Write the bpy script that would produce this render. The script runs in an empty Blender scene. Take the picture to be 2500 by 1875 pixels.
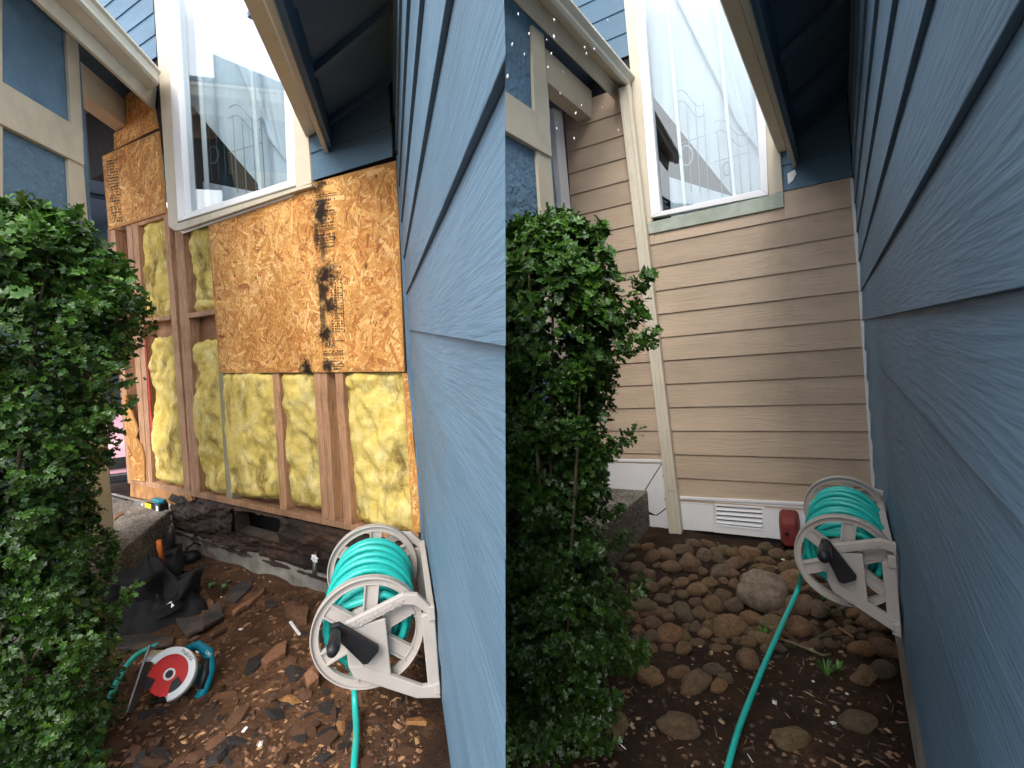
import bpy, bmesh, math, random
from mathutils import Vector, Matrix, noise
random.seed(7)
V3 = Vector
# ---------------------------------------------------------------- camera, sky, sun, exposure
sc = bpy.context.scene
col = sc.collection
F, CX, CY, ROLL, EYE = 1200.0, 1250.0, 825.0, math.radians(4.0), 1.5     # lens in 2500-px units, eye height in metres
cr, sr = math.cos(ROLL), math.sin(ROLL)
cd = bpy.data.cameras.new('camera')
cam = bpy.data.objects.new('camera', cd); col.objects.link(cam)
cd.sensor_width = 36.0; cd.lens = F / 2500 * 36.0
cd.shift_y = -(937.5 - CY) / 2500
cd.clip_start = 0.02; cd.clip_end = 500
m = Matrix(((cr, sr, 0, 0), (0, 0, -1, 0), (-sr, cr, 0, EYE), (0, 0, 0, 1)))
cam.matrix_world = m
sc.camera = cam
SUN_EL, SUN_AZ = math.radians(44), math.radians(198)      # high, behind the camera and to its left
w = bpy.data.worlds.new('World'); sc.world = w; w.use_nodes = True
nt = w.node_tree; nt.nodes.clear()
def N(nt, t, **k):
    n = nt.nodes.new(t)
    for a, b in k.items():
        if a.startswith('i_'): n.inputs[a[2:].replace('_', ' ')].default_value = b
        else: setattr(n, a, b)
    return n
sky = N(nt, 'ShaderNodeTexSky', sky_type='NISHITA', sun_disc=False, sun_elevation=SUN_EL, sun_rotation=SUN_AZ, dust_density=2.0)
tc = N(nt, 'ShaderNodeTexCoord')
nz = N(nt, 'ShaderNodeTexNoise', i_Scale=2.2, i_Detail=3.0, i_Roughness=0.55)
rp = N(nt, 'ShaderNodeValToRGB'); rp.color_ramp.elements[0].position = 0.34; rp.color_ramp.elements[0].color = (.60, .60, .60, 1)
rp.color_ramp.elements[1].position = 0.62; rp.color_ramp.elements[1].color = (1, 1, 1, 1)
mx = N(nt, 'ShaderNodeMix', data_type='RGBA'); 
cl = N(nt, 'ShaderNodeMix', data_type='RGBA'); cl.inputs[6].default_value = (7.0, 7.4, 8.2, 1); cl.inputs[7].default_value = (11.5, 11.7, 12.0, 1)
bg = N(nt, 'ShaderNodeBackground', i_Strength=0.14); ow = N(nt, 'ShaderNodeOutputWorld')
nt.links.new(tc.outputs['Generated'], nz.inputs['Vector']); nt.links.new(nz.outputs['Fac'], rp.inputs['Fac'])
nt.links.new(rp.outputs['Color'], mx.inputs[0]); nt.links.new(nz.outputs['Fac'], cl.inputs[0])
nt.links.new(sky.outputs[0], mx.inputs[6]); nt.links.new(cl.outputs[2], mx.inputs[7])
nt.links.new(mx.outputs[2], bg.inputs[0]); nt.links.new(bg.outputs[0], ow.inputs[0])
sl = bpy.data.lights.new('sun', 'SUN'); sl.energy = 1.3; sl.angle = math.radians(28); sl.color = (1, .95, .88)
so = bpy.data.objects.new('sun', sl); col.objects.link(so)
sd = V3((math.sin(SUN_AZ) * math.cos(SUN_EL), math.cos(SUN_AZ) * math.cos(SUN_EL), math.sin(SUN_EL)))
so.rotation_euler = sd.to_track_quat('Z', 'Y').to_euler(); so.location = (-3, -6, 9)
vs = sc.view_settings; vs.view_transform = 'Standard'; vs.look = 'None'; vs.exposure = 1.3; vs.gamma = 1.0
sc.cycles.max_bounces = 5; sc.cycles.diffuse_bounces = 3; sc.cycles.adaptive_threshold = .03; sc.cycles.use_denoising = True; sc.cycles.transparent_max_bounces = 12

# ---------------------------------------------------------------- measuring: a pixel of the photograph as a ray into the place
def ray(u, v):
    a = (u - CX) / F; b = -(v - CY) / F
    return V3((a * cr + b * sr, 1, -a * sr + b * cr))
EYEP = V3((0, 0, EYE)); ZUP = V3((0, 0, 1))
def at(u, v, y): return EYEP + ray(u, v) * y
def at_z(u, v, z=0.0): return at(u, v, (z - EYE) / ray(u, v).z)
class Plane:
    """upright plane through O along A (s axis) with Z (t axis) and normal n towards the viewer"""
    def __init__(s, O, A):
        s.O = V3(O); s.A = A.normalized(); n = s.A.cross(ZUP).normalized()
        s.n = n if n.dot(EYEP - s.O) > 0 else -n
        s.M = Matrix((s.A, ZUP, s.n)).transposed().inverted()
    def hit(s, u, v, off=0.0):
        r = ray(u, v); return EYEP + r * (((s.O + s.n * off) - EYEP).dot(s.n) / r.dot(s.n))
    def st(s, u, v, off=0.0): k = s.M @ (s.hit(u, v, off) - s.O); return k.x, k.y
    def P(s, a, t, off=0.0): return s.O + s.A * a + ZUP * t + s.n * off
class Bay:
    def __init__(s, vpU, vpV, foot, bluepx):
        s.U = ray(*vpU).normalized(); s.V = ray(*vpV).normalized(); s.C = at_z(*foot)
        s.back = Plane(s.C, s.U)
        k = s.back.hit(*bluepx); s.B = V3((k.x, k.y, 0)); s.blue = Plane(s.B, s.V)
BL = Bay((-800, 917), (957, 798), (1035, 1500), (1005, 805))     # the opened-up bay
BR = Bay((-750, 1045), (2056, 792), (2145, 1345), (2114, 781))   # the finished bay

# ---------------------------------------------------------------- mesh helpers
WORLD = {}
class MB:
    def __init__(s): s.v = []; s.f = []; s.c = None
    def add(s, vs, fs): k = len(s.v); s.v += [V3(p) for p in vs]; s.f += [tuple(i + k for i in f) for f in fs]; return s
    def prism(s, pts, vec):
        n = len(pts); vec = V3(vec)
        return s.add([V3(p) for p in pts] + [V3(p) + vec for p in pts], [tuple(range(n)), tuple(range(2 * n - 1, n - 1, -1))] + [(i, i + n, (i + 1) % n + n, (i + 1) % n) for i in range(n)])
    def loft(s, rings, cap=True, closed=True):
        n = len(rings[0]); vs = [p for r in rings for p in r]; fs = []
        for j in range(len(rings) - 1):
            for i in range(n if closed else n - 1):
                k = (i + 1) % n; fs.append((j * n + i, j * n + k, (j + 1) * n + k, (j + 1) * n + i))
        if cap: fs += [tuple(range(n - 1, -1, -1)), tuple(range((len(rings) - 1) * n, len(rings) * n))]
        return s.add(vs, fs)
    def box(s, c, ex, ey, ez, hx, hy, hz):
        c = V3(c); return s.prism([c + ex * a * hx + ey * b * hy - ez * hz for a, b in ((-1, -1), (1, -1), (1, 1), (-1, 1))], ez * 2 * hz)
    def tube(s, pts, r, n=8):
        pts = [V3(p) for p in pts]; rings = []; up = None
        for i, p in enumerate(pts):
            d = (pts[min(i + 1, len(pts) - 1)] - pts[max(i - 1, 0)]).normalized()
            if up is None: up = d.orthogonal().normalized()
            up = (up - d * up.dot(d)).normalized(); q = d.cross(up); rr = r[i] if isinstance(r, (list, tuple)) else r
            rings.append([p + (up * math.cos(6.28319 * k / n) + q * math.sin(6.28319 * k / n)) * rr for k in range(n)])
        return s.loft(rings)
    def ring(s, c, e1, e2, ax, r0, r1, h, a0=0, a1=360, n=40):
        """flat ring (or sector) of depth h along ax"""
        full = abs(a1 - a0) >= 360; m = n if full else n + 1; rings = []
        for i in range(m):
            a = math.radians(a0 + (a1 - a0) * i / n); d = e1 * math.cos(a) + e2 * math.sin(a)
            rings.append([c + d * r0, c + d * r1, c + d * r1 + ax * h, c + d * r0 + ax * h])
        if full: rings.append(rings[0]); return s.loft(rings, cap=False)
        return s.loft(rings)
    def build(s, name, mat, parent=None, label=None, cat=None, group=None, kind=None, bevel=0, smooth=False, uv=None, base=None, fix=True, sub=0):
        if base is None:
            lo = [min(p[i] for p in s.v) for i in range(3)]; hi = [max(p[i] for p in s.v) for i in range(3)]
            base = V3(((lo[0] + hi[0]) / 2, (lo[1] + hi[1]) / 2, lo[2]))
        me = bpy.data.meshes.new(name); me.from_pydata([p - base for p in s.v], [], s.f)
        if fix:
            bm = bmesh.new(); bm.from_mesh(me); bmesh.ops.recalc_face_normals(bm, faces=bm.faces); bm.to_mesh(me); bm.free()
        if uv:
            l = me.uv_layers.new(name='UVMap'); d = []; o, e1, e2 = uv
            cs = [((p - o).dot(e1), (p - o).dot(e2)) for p in s.v]
            for lp in me.loops: d += cs[lp.vertex_index]
            l.data.foreach_set('uv', d)
        if s.c:
            ca = me.color_attributes.new('Col', 'FLOAT_COLOR', 'POINT'); ca.data.foreach_set('color', [x for c4 in s.c for x in c4])
        if smooth: me.polygons.foreach_set('use_smooth', [True] * len(me.polygons))
        me.materials.append(mat)
        o = bpy.data.objects.new(name, me); link(o, base, parent)
        if bevel:
            b = o.modifiers.new('bevel', 'BEVEL'); b.width = bevel; b.segments = 2; b.limit_method = 'ANGLE'
        if sub:
            b = o.modifiers.new('sub', 'SUBSURF'); b.levels = sub; b.render_levels = sub
        tag(o, label, cat, group, kind); return o
def link(o, base, parent=None):
    col.objects.link(o); WORLD[o.name] = V3(base)
    if parent: o.parent = parent; o.location = V3(base) - WORLD[parent.name]
    else: o.location = base
def tag(o, label=None, cat=None, group=None, kind=None):
    for k, x in (('label', label), ('category', cat), ('group', group), ('kind', kind)):
        if x: o[k] = x
def thing(name, base, label, cat, group=None):
    o = bpy.data.objects.new(name, None); o.empty_display_size = .1; link(o, base); tag(o, label, cat, group); return o
def part_empty(name, base, parent):
    o = bpy.data.objects.new(name, None); o.empty_display_size = .05; link(o, base, parent); return o
def slab(pl, px, o0, o1):
    """outline seen in the photograph, laid on plane pl at offset o1 and given thickness back to o0"""
    return MB().prism([pl.hit(u, v, o1) for u, v in px], pl.n * (o0 - o1))
def slab_st(pl, st, o0, o1): return MB().prism([pl.P(a, t, o1) for a, t in st], pl.n * (o0 - o1))
def sweep(bay, px, d0, d1):
    """section drawn on the back wall, run out along the side wall's direction from d0 to d1 metres"""
    return MB().prism([bay.back.hit(u, v) - bay.V * d0 for u, v in px], -bay.V * (d1 - d0))
def fbm(p, o=4): return noise.fractal(p, 1.0, 2.0, o)

# ---------------------------------------------------------------- materials
def lin(c): return tuple(((x / 255 + .055) / 1.055) ** 2.4 if x > 10 else x / 255 / 12.92 for x in c)
def newmat(name):
    m = bpy.data.materials.new(name); m.use_nodes = True; nt = m.node_tree; nt.nodes.clear()
    b = N(nt, 'ShaderNodeBsdfPrincipled'); o = N(nt, 'ShaderNodeOutputMaterial'); nt.links.new(b.outputs[0], o.inputs[0]); return m, nt, b
def mapping(nt, coord, scale, rnd=False):
    tc = N(nt, 'ShaderNodeTexCoord'); mp = N(nt, 'ShaderNodeMapping'); mp.inputs['Scale'].default_value = scale
    nt.links.new(tc.outputs[coord], mp.inputs['Vector'])
    if rnd:
        oi = N(nt, 'ShaderNodeObjectInfo'); mu = N(nt, 'ShaderNodeVectorMath', operation='MULTIPLY'); mu.inputs[1].default_value = (31, 17, 9)
        nt.links.new(oi.outputs['Random'], mu.inputs[0]); nt.links.new(mu.outputs[0], mp.inputs['Location'])
    return mp.outputs[0]
def noi(nt, vec, scale, detail=4.0, rough=.55, dist=0.0):
    n = N(nt, 'ShaderNodeTexNoise', i_Scale=scale, i_Detail=detail, i_Roughness=rough, i_Distortion=dist); nt.links.new(vec, n.inputs['Vector']); return n.outputs['Fac']
def ramp(nt, fac, stops):
    r = N(nt, 'ShaderNodeValToRGB'); e = r.color_ramp.elements
    while len(e) < len(stops): e.new(.5)
    for i, (p, c) in enumerate(stops): e[i].position = p; e[i].color = tuple(c)[:3] + (1,)
    nt.links.new(fac, r.inputs[0]); return r.outputs[0]
def mixc(nt, fac, a, b, mode='MIX'):
    m = N(nt, 'ShaderNodeMix', data_type='RGBA', blend_type=mode)
    for k, x in ((0, fac), (6, a), (7, b)):
        if isinstance(x, (int, float)): m.inputs[k].default_value = x
        elif isinstance(x, (tuple, list)): m.inputs[k].default_value = tuple(x)[:3] + (1,)
        else: nt.links.new(x, m.inputs[k])
    return m.outputs[2]
def math_(nt, op, a, b=None, clamp=False):
    m = N(nt, 'ShaderNodeMath', operation=op, use_clamp=clamp)
    for k, x in ((0, a), (1, b)):
        if x is None: continue
        if isinstance(x, (int, float)): m.inputs[k].default_value = x
        else: nt.links.new(x, m.inputs[k])
    return m.outputs[0]
def bump(nt, b, h, dist, strength=1.0, prev=None):
    n = N(nt, 'ShaderNodeBump', i_Distance=dist, i_Strength=strength); nt.links.new(h, n.inputs['Height'])
    if prev: nt.links.new(prev, n.inputs['Normal'])
    nt.links.new(n.outputs[0], b.inputs['Normal']); return n.outputs[0]
def pm(name, c, rough=.55, var=.12, vs=6.0, bs=60.0, bd=.002, coord='Object', stretch=(1, 1, 1), metal=0.0, dirt=0.0, dirtc=(.03, .025, .02), spec=.28, rnd=.0, ds=3.0):
    """painted / plain surface: mottled colour, fine relief, optional grime blotches"""
    m, nt, b = newmat(name); vec = mapping(nt, coord, stretch)
    f = noi(nt, vec, vs, 4); base = ramp(nt, f, [(.3, tuple(x * (1 - var) for x in c)), (.7, tuple(min(1, x * (1 + var)) for x in c))])
    if rnd:
        oi = N(nt, 'ShaderNodeObjectInfo'); k = math_(nt, 'MULTIPLY_ADD', oi.outputs['Random'], rnd * 2); k.node.inputs[2].default_value = 1 - rnd
        base = mixc(nt, 1.0, base, k, 'MULTIPLY')
    if dirt:
        g = noi(nt, mapping(nt, 'Object', (1, 1, 1)), ds, 5, .65); base = mixc(nt, ramp(nt, g, [(.5, (0, 0, 0)), (.72, (dirt,) * 3)]), base, dirtc)
    nt.links.new(base, b.inputs['Base Color']); b.inputs['Roughness'].default_value = rough; b.inputs['Metallic'].default_value = metal; b.inputs['Specular IOR Level'].default_value = spec
    if bd: bump(nt, b, noi(nt, vec, bs, 2, .6), bd)
    return m
def siding(name, c, amp=.0016, rough=.5):
    """embossed wood-grain lap siding, grain along UV x (metres)"""
    m, nt, b = newmat(name)
    v0 = mapping(nt, 'UV', (1, 1, 1), True)
    warp = noi(nt, mapping(nt, 'UV', (.9, 4.2, 1), True), 1.0, 3, .5)
    sx = N(nt, 'ShaderNodeSeparateXYZ'); nt.links.new(v0, sx.inputs[0])
    ph = math_(nt, 'MULTIPLY_ADD', sx.outputs['Y'], 190.0); nt.links.new(math_(nt, 'MULTIPLY', warp, 60.0), ph.node.inputs[2])
    ringv = math_(nt, 'MULTIPLY_ADD', math_(nt, 'SINE', ph), .5); ringv.node.inputs[2].default_value = .5
    fine = noi(nt, mapping(nt, 'UV', (9, 150, 1), True), 1.0, 2, .6)
    brk = ramp(nt, noi(nt, mapping(nt, 'UV', (3, 14, 1), True), 1.0, 2, .6), [(.36, (0, 0, 0)), (.62, (1, 1, 1))])
    h = math_(nt, 'ADD', math_(nt, 'MULTIPLY', math_(nt, 'MULTIPLY', math_(nt, 'POWER', ringv, 2.5), brk), .38), math_(nt, 'MULTIPLY', fine, 1.2))
    f = noi(nt, mapping(nt, 'UV', (.9, 3.5, 1), True), 2.0, 4)
    base = ramp(nt, f, [(.3, tuple(x * .88 for x in c)), (.72, tuple(x * 1.1 for x in c))])
    oi = N(nt, 'ShaderNodeObjectInfo'); k = math_(nt, 'MULTIPLY_ADD', oi.outputs['Random'], .12); k.node.inputs[2].default_value = .94
    base = mixc(nt, 1.0, base, k, 'MULTIPLY')
    sm = noi(nt, mapping(nt, 'Object', (1, 1, 1)), 3.0, 4, .65); base = mixc(nt, ramp(nt, sm, [(.58, (0, 0, 0)), (.8, (.25, .25, .25))]), base, (.12, .1, .085))
    nt.links.new(base, b.inputs['Base Color'])
    nt.links.new(math_(nt, 'MULTIPLY_ADD', fine, .3), b.inputs['Roughness']); b.inputs['Roughness'].links[0].from_node.inputs[2].default_value = rough - .12
    b.inputs['Specular IOR Level'].default_value = .16
    bump(nt, b, h, amp); return m
def vcol(name, rough=.6, bs=80, bd=.001, gain=.25, spec=.5, trans=0.0, coat=0.0):
    m, nt, b = newmat(name); a = N(nt, 'ShaderNodeVertexColor', layer_name='Col')
    vec = mapping(nt, 'Object', (1, 1, 1)); f = noi(nt, vec, bs, 4)
    base = mixc(nt, 1.0, a.outputs[0], ramp(nt, f, [(.3, (1 - gain,) * 3), (.7, (1 + gain,) * 3)]), 'MULTIPLY')
    nt.links.new(base, b.inputs['Base Color']); b.inputs['Roughness'].default_value = rough; b.inputs['Specular IOR Level'].default_value = spec; b.inputs['Coat Weight'].default_value = coat
    if bd: bump(nt, b, f, bd)
    if trans:
        o = [n for n in nt.nodes if n.type == 'OUTPUT_MATERIAL'][0]; t = N(nt, 'ShaderNodeBsdfTranslucent'); nt.links.new(base, t.inputs[0])
        mxs = N(nt, 'ShaderNodeMixShader'); mxs.inputs[0].default_value = trans; nt.links.new(b.outputs[0], mxs.inputs[1]); nt.links.new(t.outputs[0], mxs.inputs[2]); nt.links.new(mxs.outputs[0], o.inputs[0])
    return m
M = {}
M['blue'] = siding('blue_siding', (.102, .174, .243), .0015, .52)
M['tan'] = siding('tan_siding', (.50, .385, .283), .0018, .5)
M['blue_flat'] = pm('blue_paint', (.095, .162, .235), .6, .1, 5, 90, .0012, dirt=.3)
M['stucco'] = pm('blue_stucco', (.12, .21, .30), .75, .14, 4, 16, .022)
M['cream'] = pm('cream_paint', (.60, .53, .41), .55, .06, 5, 120, .0008, dirt=.22, dirtc=(.2, .16, .1))
M['gutter'] = pm('gutter_enamel', (.64, .58, .46), .35, .05, 4, 0, 0, dirt=.2, dirtc=(.22, .18, .12))
M['white'] = pm('white_paint', (.84, .83, .84), .5, .05, 5, 70, .0015, dirt=.15, dirtc=(.4, .38, .36))
M['vinyl'] = pm('white_vinyl', (.82, .82, .84), .3, .03, 5, 0, 0)
M['sage'] = pm('sage_primer', (.36, .40, .33), .6, .12, 7, 90, .001, dirt=.35, dirtc=(.6, .62, .6), ds=7)
M['caulk'] = pm('white_caulk', (.8, .8, .8), .5, .06, 30, 60, .002)
M['concrete'] = pm('concrete', (.30, .27, .23), .85, .25, 9, 40, .004, dirt=.6, dirtc=(.08, .06, .04), ds=2.2)
M['darkvoid'] = pm('dark_wood', (.05, .035, .025), .9, .4, 10, 40, .003)
M['felt'] = pm('black_felt_paper', (.018, .017, .02), .8, .3, 9, 60, .002)
M['lumber'] = pm('stud_lumber', (.47, .26, .145), .7, .3, 5, 60, .0025, coord='Object', stretch=(14, 14, 1.1), dirt=.75, dirtc=(.14, .07, .035), rnd=.12)
M['treated'] = pm('treated_lumber', (.33, .30, .19), .75, .2, 5, 60, .0015, stretch=(14, 14, 1.1), dirt=.5, dirtc=(.12, .12, .07))
M['redtape'] = pm('red_tape', (.42, .045, .04), .5, .3, 20, 0, 0, dirt=.4)
M['plastic'] = pm('taupe_plastic', (.42, .38, .345), .42, .05, 8, 150, .0006, dirt=.3, dirtc=(.25, .21, .18))
M['hose'] = pm('teal_hose', (.012, .40, .35), .34, .08, 12, 300, .0004, dirt=.12, dirtc=(.2, .22, .17), spec=.5)
M['black'] = pm('black_plastic', (.014, .014, .016), .4, .2, 20, 120, .0006)
M['fabric'] = pm('black_canvas', (.012, .012, .013), .85, .3, 14, 400, .0012)
M['steel'] = pm('dull_steel', (.5, .5, .5), .35, .15, 14, 150, .0004, metal=.9)
M['sawwhite'] = pm('white_guard', (.74, .74, .72), .35, .05, 9, 0, 0, dirt=.2)
M['red'] = pm('red_blade', (.55, .02, .018), .45, .15, 8, 0, 0)
M['teal'] = pm('teal_tool_case', (.0, .17, .24), .4, .12, 12, 0, 0)
M['yellow'] = pm('yellow_vial', (.75, .62, .03), .35, .05, 9, 0, 0)
M['orange'] = pm('orange_grip', (.62, .16, .03), .5, .1, 9, 0, 0)
M['faucet'] = pm('brick_red_cover', (.19, .035, .03), .5, .12, 9, 70, .001)
M['pink'] = pm('pink_paint', (.68, .38, .44), .25, .04, 5, 0, 0)
M['carglass'] = pm('car_glass', (.03, .035, .045), .06, .1, 5, 0, 0)
M['tyre'] = pm('tyre_rubber', (.02, .02, .02), .8, .2, 20, 0, 0)
M['ink'] = pm('black_ink', (.03, .022, .016), .8, .3, 60, 0, 0)
M['offcut'] = pm('orange_offcut', (.40, .19, .07), .75, .35, 6, 50, .004, stretch=(1, 1, 1), dirt=.6, ds=7)
M['chip'] = pm('broken_wood', (.165, .078, .042), .85, .45, 9, 45, .008, rnd=.5, dirt=.8, dirtc=(.035, .02, .012), ds=9)
M['slate'] = pm('dark_scrap', (.034, .03, .03), .8, .4, 10, 40, .006, rnd=.3, dirt=.75, dirtc=(.11, .06, .033), ds=9)
M['bark'] = pm('holly_bark', (.13, .11, .06), .8, .3, 14, 60, .003)
M['brass'] = pm('valve_metal', (.16, .17, .15), .4, .3, 30, 60, .001, metal=.7)
M['leaf'] = vcol('holly_leaf', .33, 40, .0005, .2, .42, .12)
M['strand'] = vcol('wood_strand', .7, 130, .0008, .2)
# ---- special materials
def osb_mat(stains):
    m, nt, b = newmat('oriented_strand_board'); a = N(nt, 'ShaderNodeVertexColor', layer_name='Col')
    uv = N(nt, 'ShaderNodeTexCoord').outputs['UV']
    f = noi(nt, mapping(nt, 'UV', (60, 60, 1)), 1.0, 4); g = noi(nt, uv, 2.2, 5)
    base = mixc(nt, 1.0, a.outputs[0], ramp(nt, f, [(.3, (.8,) * 3), (.7, (1.2,) * 3)]), 'MULTIPLY')
    base = mixc(nt, 1.0, base, ramp(nt, g, [(.35, (.8, .7, .6)), (.6, (1.08, 1.05, 1.0))]), 'MULTIPLY')
    edge = math_(nt, 'MULTIPLY', noi(nt, uv, 22, 7, .7), .16); tot = None
    for (s, t, rs, rt, k) in stains:      # mould: dark blots with ragged rims
        v = N(nt, 'ShaderNodeVectorMath', operation='SUBTRACT'); v.inputs[1].default_value = (s, t, 0); nt.links.new(uv, v.inputs[0])
        q = N(nt, 'ShaderNodeVectorMath', operation='MULTIPLY'); q.inputs[1].default_value = (.08 / rs, .08 / rt, 0); nt.links.new(v.outputs[0], q.inputs[0])
        l = N(nt, 'ShaderNodeVectorMath', operation='LENGTH'); nt.links.new(q.outputs[0], l.inputs[0])
        d = math_(nt, 'SUBTRACT', math_(nt, 'SUBTRACT', .15, edge), l.outputs['Value'])
        d = math_(nt, 'MULTIPLY', math_(nt, 'MULTIPLY', d, 22.0, True), k); tot = d if tot is None else math_(nt, 'MAXIMUM', tot, d)
    base = mixc(nt, tot, base, (.012, .009, .008))
    nt.links.new(base, b.inputs['Base Color']); b.inputs['Roughness'].default_value = .7; b.inputs['Specular IOR Level'].default_value = .12
    bump(nt, b, f, .0012); return m
def batt_mat():
    m, nt, b = newmat('yellow_glass_wool'); o = mapping(nt, 'Object', (1, 1, 1), True)
    f = noi(nt, o, 9, 8, .65); base = ramp(nt, f, [(.28, (.64, .45, .09)), (.5, (.76, .59, .18)), (.72, (.84, .72, .36))])
    g = noi(nt, mapping(nt, 'Object', (5, 5, 2.2), True), 1.0, 7, .7); base = mixc(nt, ramp(nt, g, [(.50, (0, 0, 0)), (.66, (.88,) * 3)]), base, (.17, .105, .03))
    fi = noi(nt, mapping(nt, 'Object', (60, 60, 240), True), 1.0, 5, .7, 1.5); base = mixc(nt, 1.0, base, ramp(nt, fi, [(.3, (.72,) * 3), (.7, (1.18,) * 3)]), 'MULTIPLY')
    nt.links.new(base, b.inputs['Base Color']); b.inputs['Roughness'].default_value = .95; b.inputs['Specular IOR Level'].default_value = .1
    bump(nt, b, math_(nt, 'ADD', f, fi), .0035); return m
def rot_mat():
    m, nt, b = newmat('rotten_wood'); o = mapping(nt, 'UV', (5, 34, 1)); f = noi(nt, o, 1.0, 8, .7, .8)
    g = noi(nt, mapping(nt, 'UV', (2.5, 5, 1)), 1.0, 6, .6)
    base = mixc(nt, ramp(nt, g, [(.45, (0, 0, 0)), (.7, (1, 1, 1))]), ramp(nt, f, [(.3, (.006, .005, .004)), (.62, (.035, .018, .01)), (.8, (.10, .045, .022))]), ramp(nt, f, [(.3, (.03, .013, .007)), (.7, (.13, .058, .027))]))
    nt.links.new(base, b.inputs['Base Color']); b.inputs['Roughness'].default_value = .8; bump(nt, b, f, .02); return m
def rock_mat(name, cols, rnd=True):
    m, nt, b = newmat(name); o = mapping(nt, 'Object', (1, 1, 1), True); f = noi(nt, o, 5, 8, .65)
    oi = N(nt, 'ShaderNodeObjectInfo'); n = len(cols)
    base = ramp(nt, oi.outputs['Random'], [(i / (n - 1), c) for i, c in enumerate(cols)])
    base = mixc(nt, 1.0, base, ramp(nt, f, [(.3, (.45, .42, .4)), (.55, (1, 1, 1)), (.75, (1.5, 1.4, 1.3))]), 'MULTIPLY')
    g = noi(nt, o, 1.6, 6, .6); base = mixc(nt, ramp(nt, g, [(.5, (0, 0, 0)), (.7, (.6,) * 3)]), base, (.085, .04, .018))
    nt.links.new(base, b.inputs['Base Color']); b.inputs['Roughness'].default_value = .62; bump(nt, b, noi(nt, o, 26, 7, .7), .012); return m
def ground_mat():
    m, nt, b = newmat('garden_soil'); o = mapping(nt, 'Object', (1, 1, 1)); f = noi(nt, o, 7, 9, .7); g = noi(nt, o, 60, 6, .7); h = noi(nt, o, 1.1, 5)
    soil = ramp(nt, f, [(.3, (.018, .010, .006)), (.55, (.05, .026, .014)), (.75, (.13, .065, .034))])
    saw = ramp(nt, f, [(.3, (.06, .026, .012)), (.55, (.16, .075, .035)), (.75, (.36, .19, .09))])
    sx = N(nt, 'ShaderNodeSeparateXYZ'); nt.links.new(o, sx.inputs[0])
    k = math_(nt, 'MULTIPLY_ADD', sx.outputs['X'], -3.0, True); k.node.inputs[2].default_value = -.9      # wood dust only in the bay being repaired
    k2 = math_(nt, 'MULTIPLY', k, ramp(nt, h, [(.35, (.25,) * 3), (.6, (1,) * 3)]))
    base = mixc(nt, k2, soil, saw); base = mixc(nt, ramp(nt, g, [(.62, (0, 0, 0)), (.72, (.7,) * 3)]), base, (.22, .13, .07))
    nt.links.new(base, b.inputs['Base Color']); b.inputs['Roughness'].default_value = .9; b.inputs['Specular IOR Level'].default_value = .25
    bump(nt, b, math_(nt, 'ADD', f, g), .03); return m
def agg_mat():
    m, nt, b = newmat('exposed_aggregate_concrete'); o = mapping(nt, 'Object', (1, 1, 1))
    vo = N(nt, 'ShaderNodeTexVoronoi', i_Scale=85.0); nt.links.new(o, vo.inputs[0]); f = noi(nt, o, 5, 7, .6)
    base = mixc(nt, 1.0, ramp(nt, vo.outputs['Color'], [(.2, (.09, .08, .07)), (.5, (.17, .15, .13)), (.85, (.34, .30, .26))]), ramp(nt, f, [(.3, (.5, .48, .45)), (.7, (1.1, 1.05, 1.0))]), 'MULTIPLY')
    nt.links.new(base, b.inputs['Base Color']); b.inputs['Roughness'].default_value = .8; bump(nt, b, vo.outputs['Distance'], .004); return m
def glass_mat():
    m, nt, b = newmat('window_glass'); out = [n for n in nt.nodes if n.type == 'OUTPUT_MATERIAL'][0]
    t = N(nt, 'ShaderNodeBsdfTransparent'); t.inputs[0].default_value = (.9, .95, .96, 1); g = N(nt, 'ShaderNodeBsdfGlossy', i_Roughness=.01)
    fr = N(nt, 'ShaderNodeLayerWeight'); mx = N(nt, 'ShaderNodeMixShader')
    nt.links.new(math_(nt, 'MULTIPLY_ADD', math_(nt, 'POWER', fr.outputs['Facing'], 3.0), .6, True), mx.inputs[0]); mx.inputs[0].links[0].from_node.inputs[2].default_value = .085
    nt.links.new(t.outputs[0], mx.inputs[1]); nt.links.new(g.outputs[0], mx.inputs[2]); nt.links.new(mx.outputs[0], out.inputs[0]); return m
def sheer_mat():
    m, nt, b = newmat('curtain_and_sky_drape'); out = [n for n in nt.nodes if n.type == 'OUTPUT_MATERIAL'][0]
    d = N(nt, 'ShaderNodeBsdfDiffuse'); d.inputs[0].default_value = (.85, .87, .92, 1); t = N(nt, 'ShaderNodeBsdfTransparent'); mx = N(nt, 'ShaderNodeMixShader'); mx.inputs[0].default_value = .9
    nt.links.new(t.outputs[0], mx.inputs[1]); nt.links.new(d.outputs[0], mx.inputs[2]); nt.links.new(mx.outputs[0], out.inputs[0]); return m
M['batt'] = batt_mat(); M['rot'] = rot_mat(); M['soil'] = ground_mat(); M['aggregate'] = agg_mat(); M['glass'] = glass_mat(); M['sheer'] = sheer_mat()
M['rock'] = rock_mat('river_rock', [(.24, .14, .07), (.16, .12, .075), (.32, .19, .095), (.20, .155, .075), (.30, .15, .075), (.19, .145, .10), (.38, .19, .075)])
M['greyrock'] = rock_mat('grey_boulder', [(.26, .20, .145), (.28, .22, .16)])
M['room'] = pm('dim_room_wall', (.035, .042, .048), .8, .2, 3, 0, 0)  # painted dark so the uncovered triangle reads as a dark reflection
M['sky_drape'] = pm('curtain_and_reflected_sky', (.60, .63, .69), .8, .05, 4, 0, 0)  # pale tone stands for sky mirrored in the pane, besides curtains
M['lead'] = pm('leaded_glass_came', (.30, .34, .38), .5, .1, 8, 0, 0)

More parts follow.
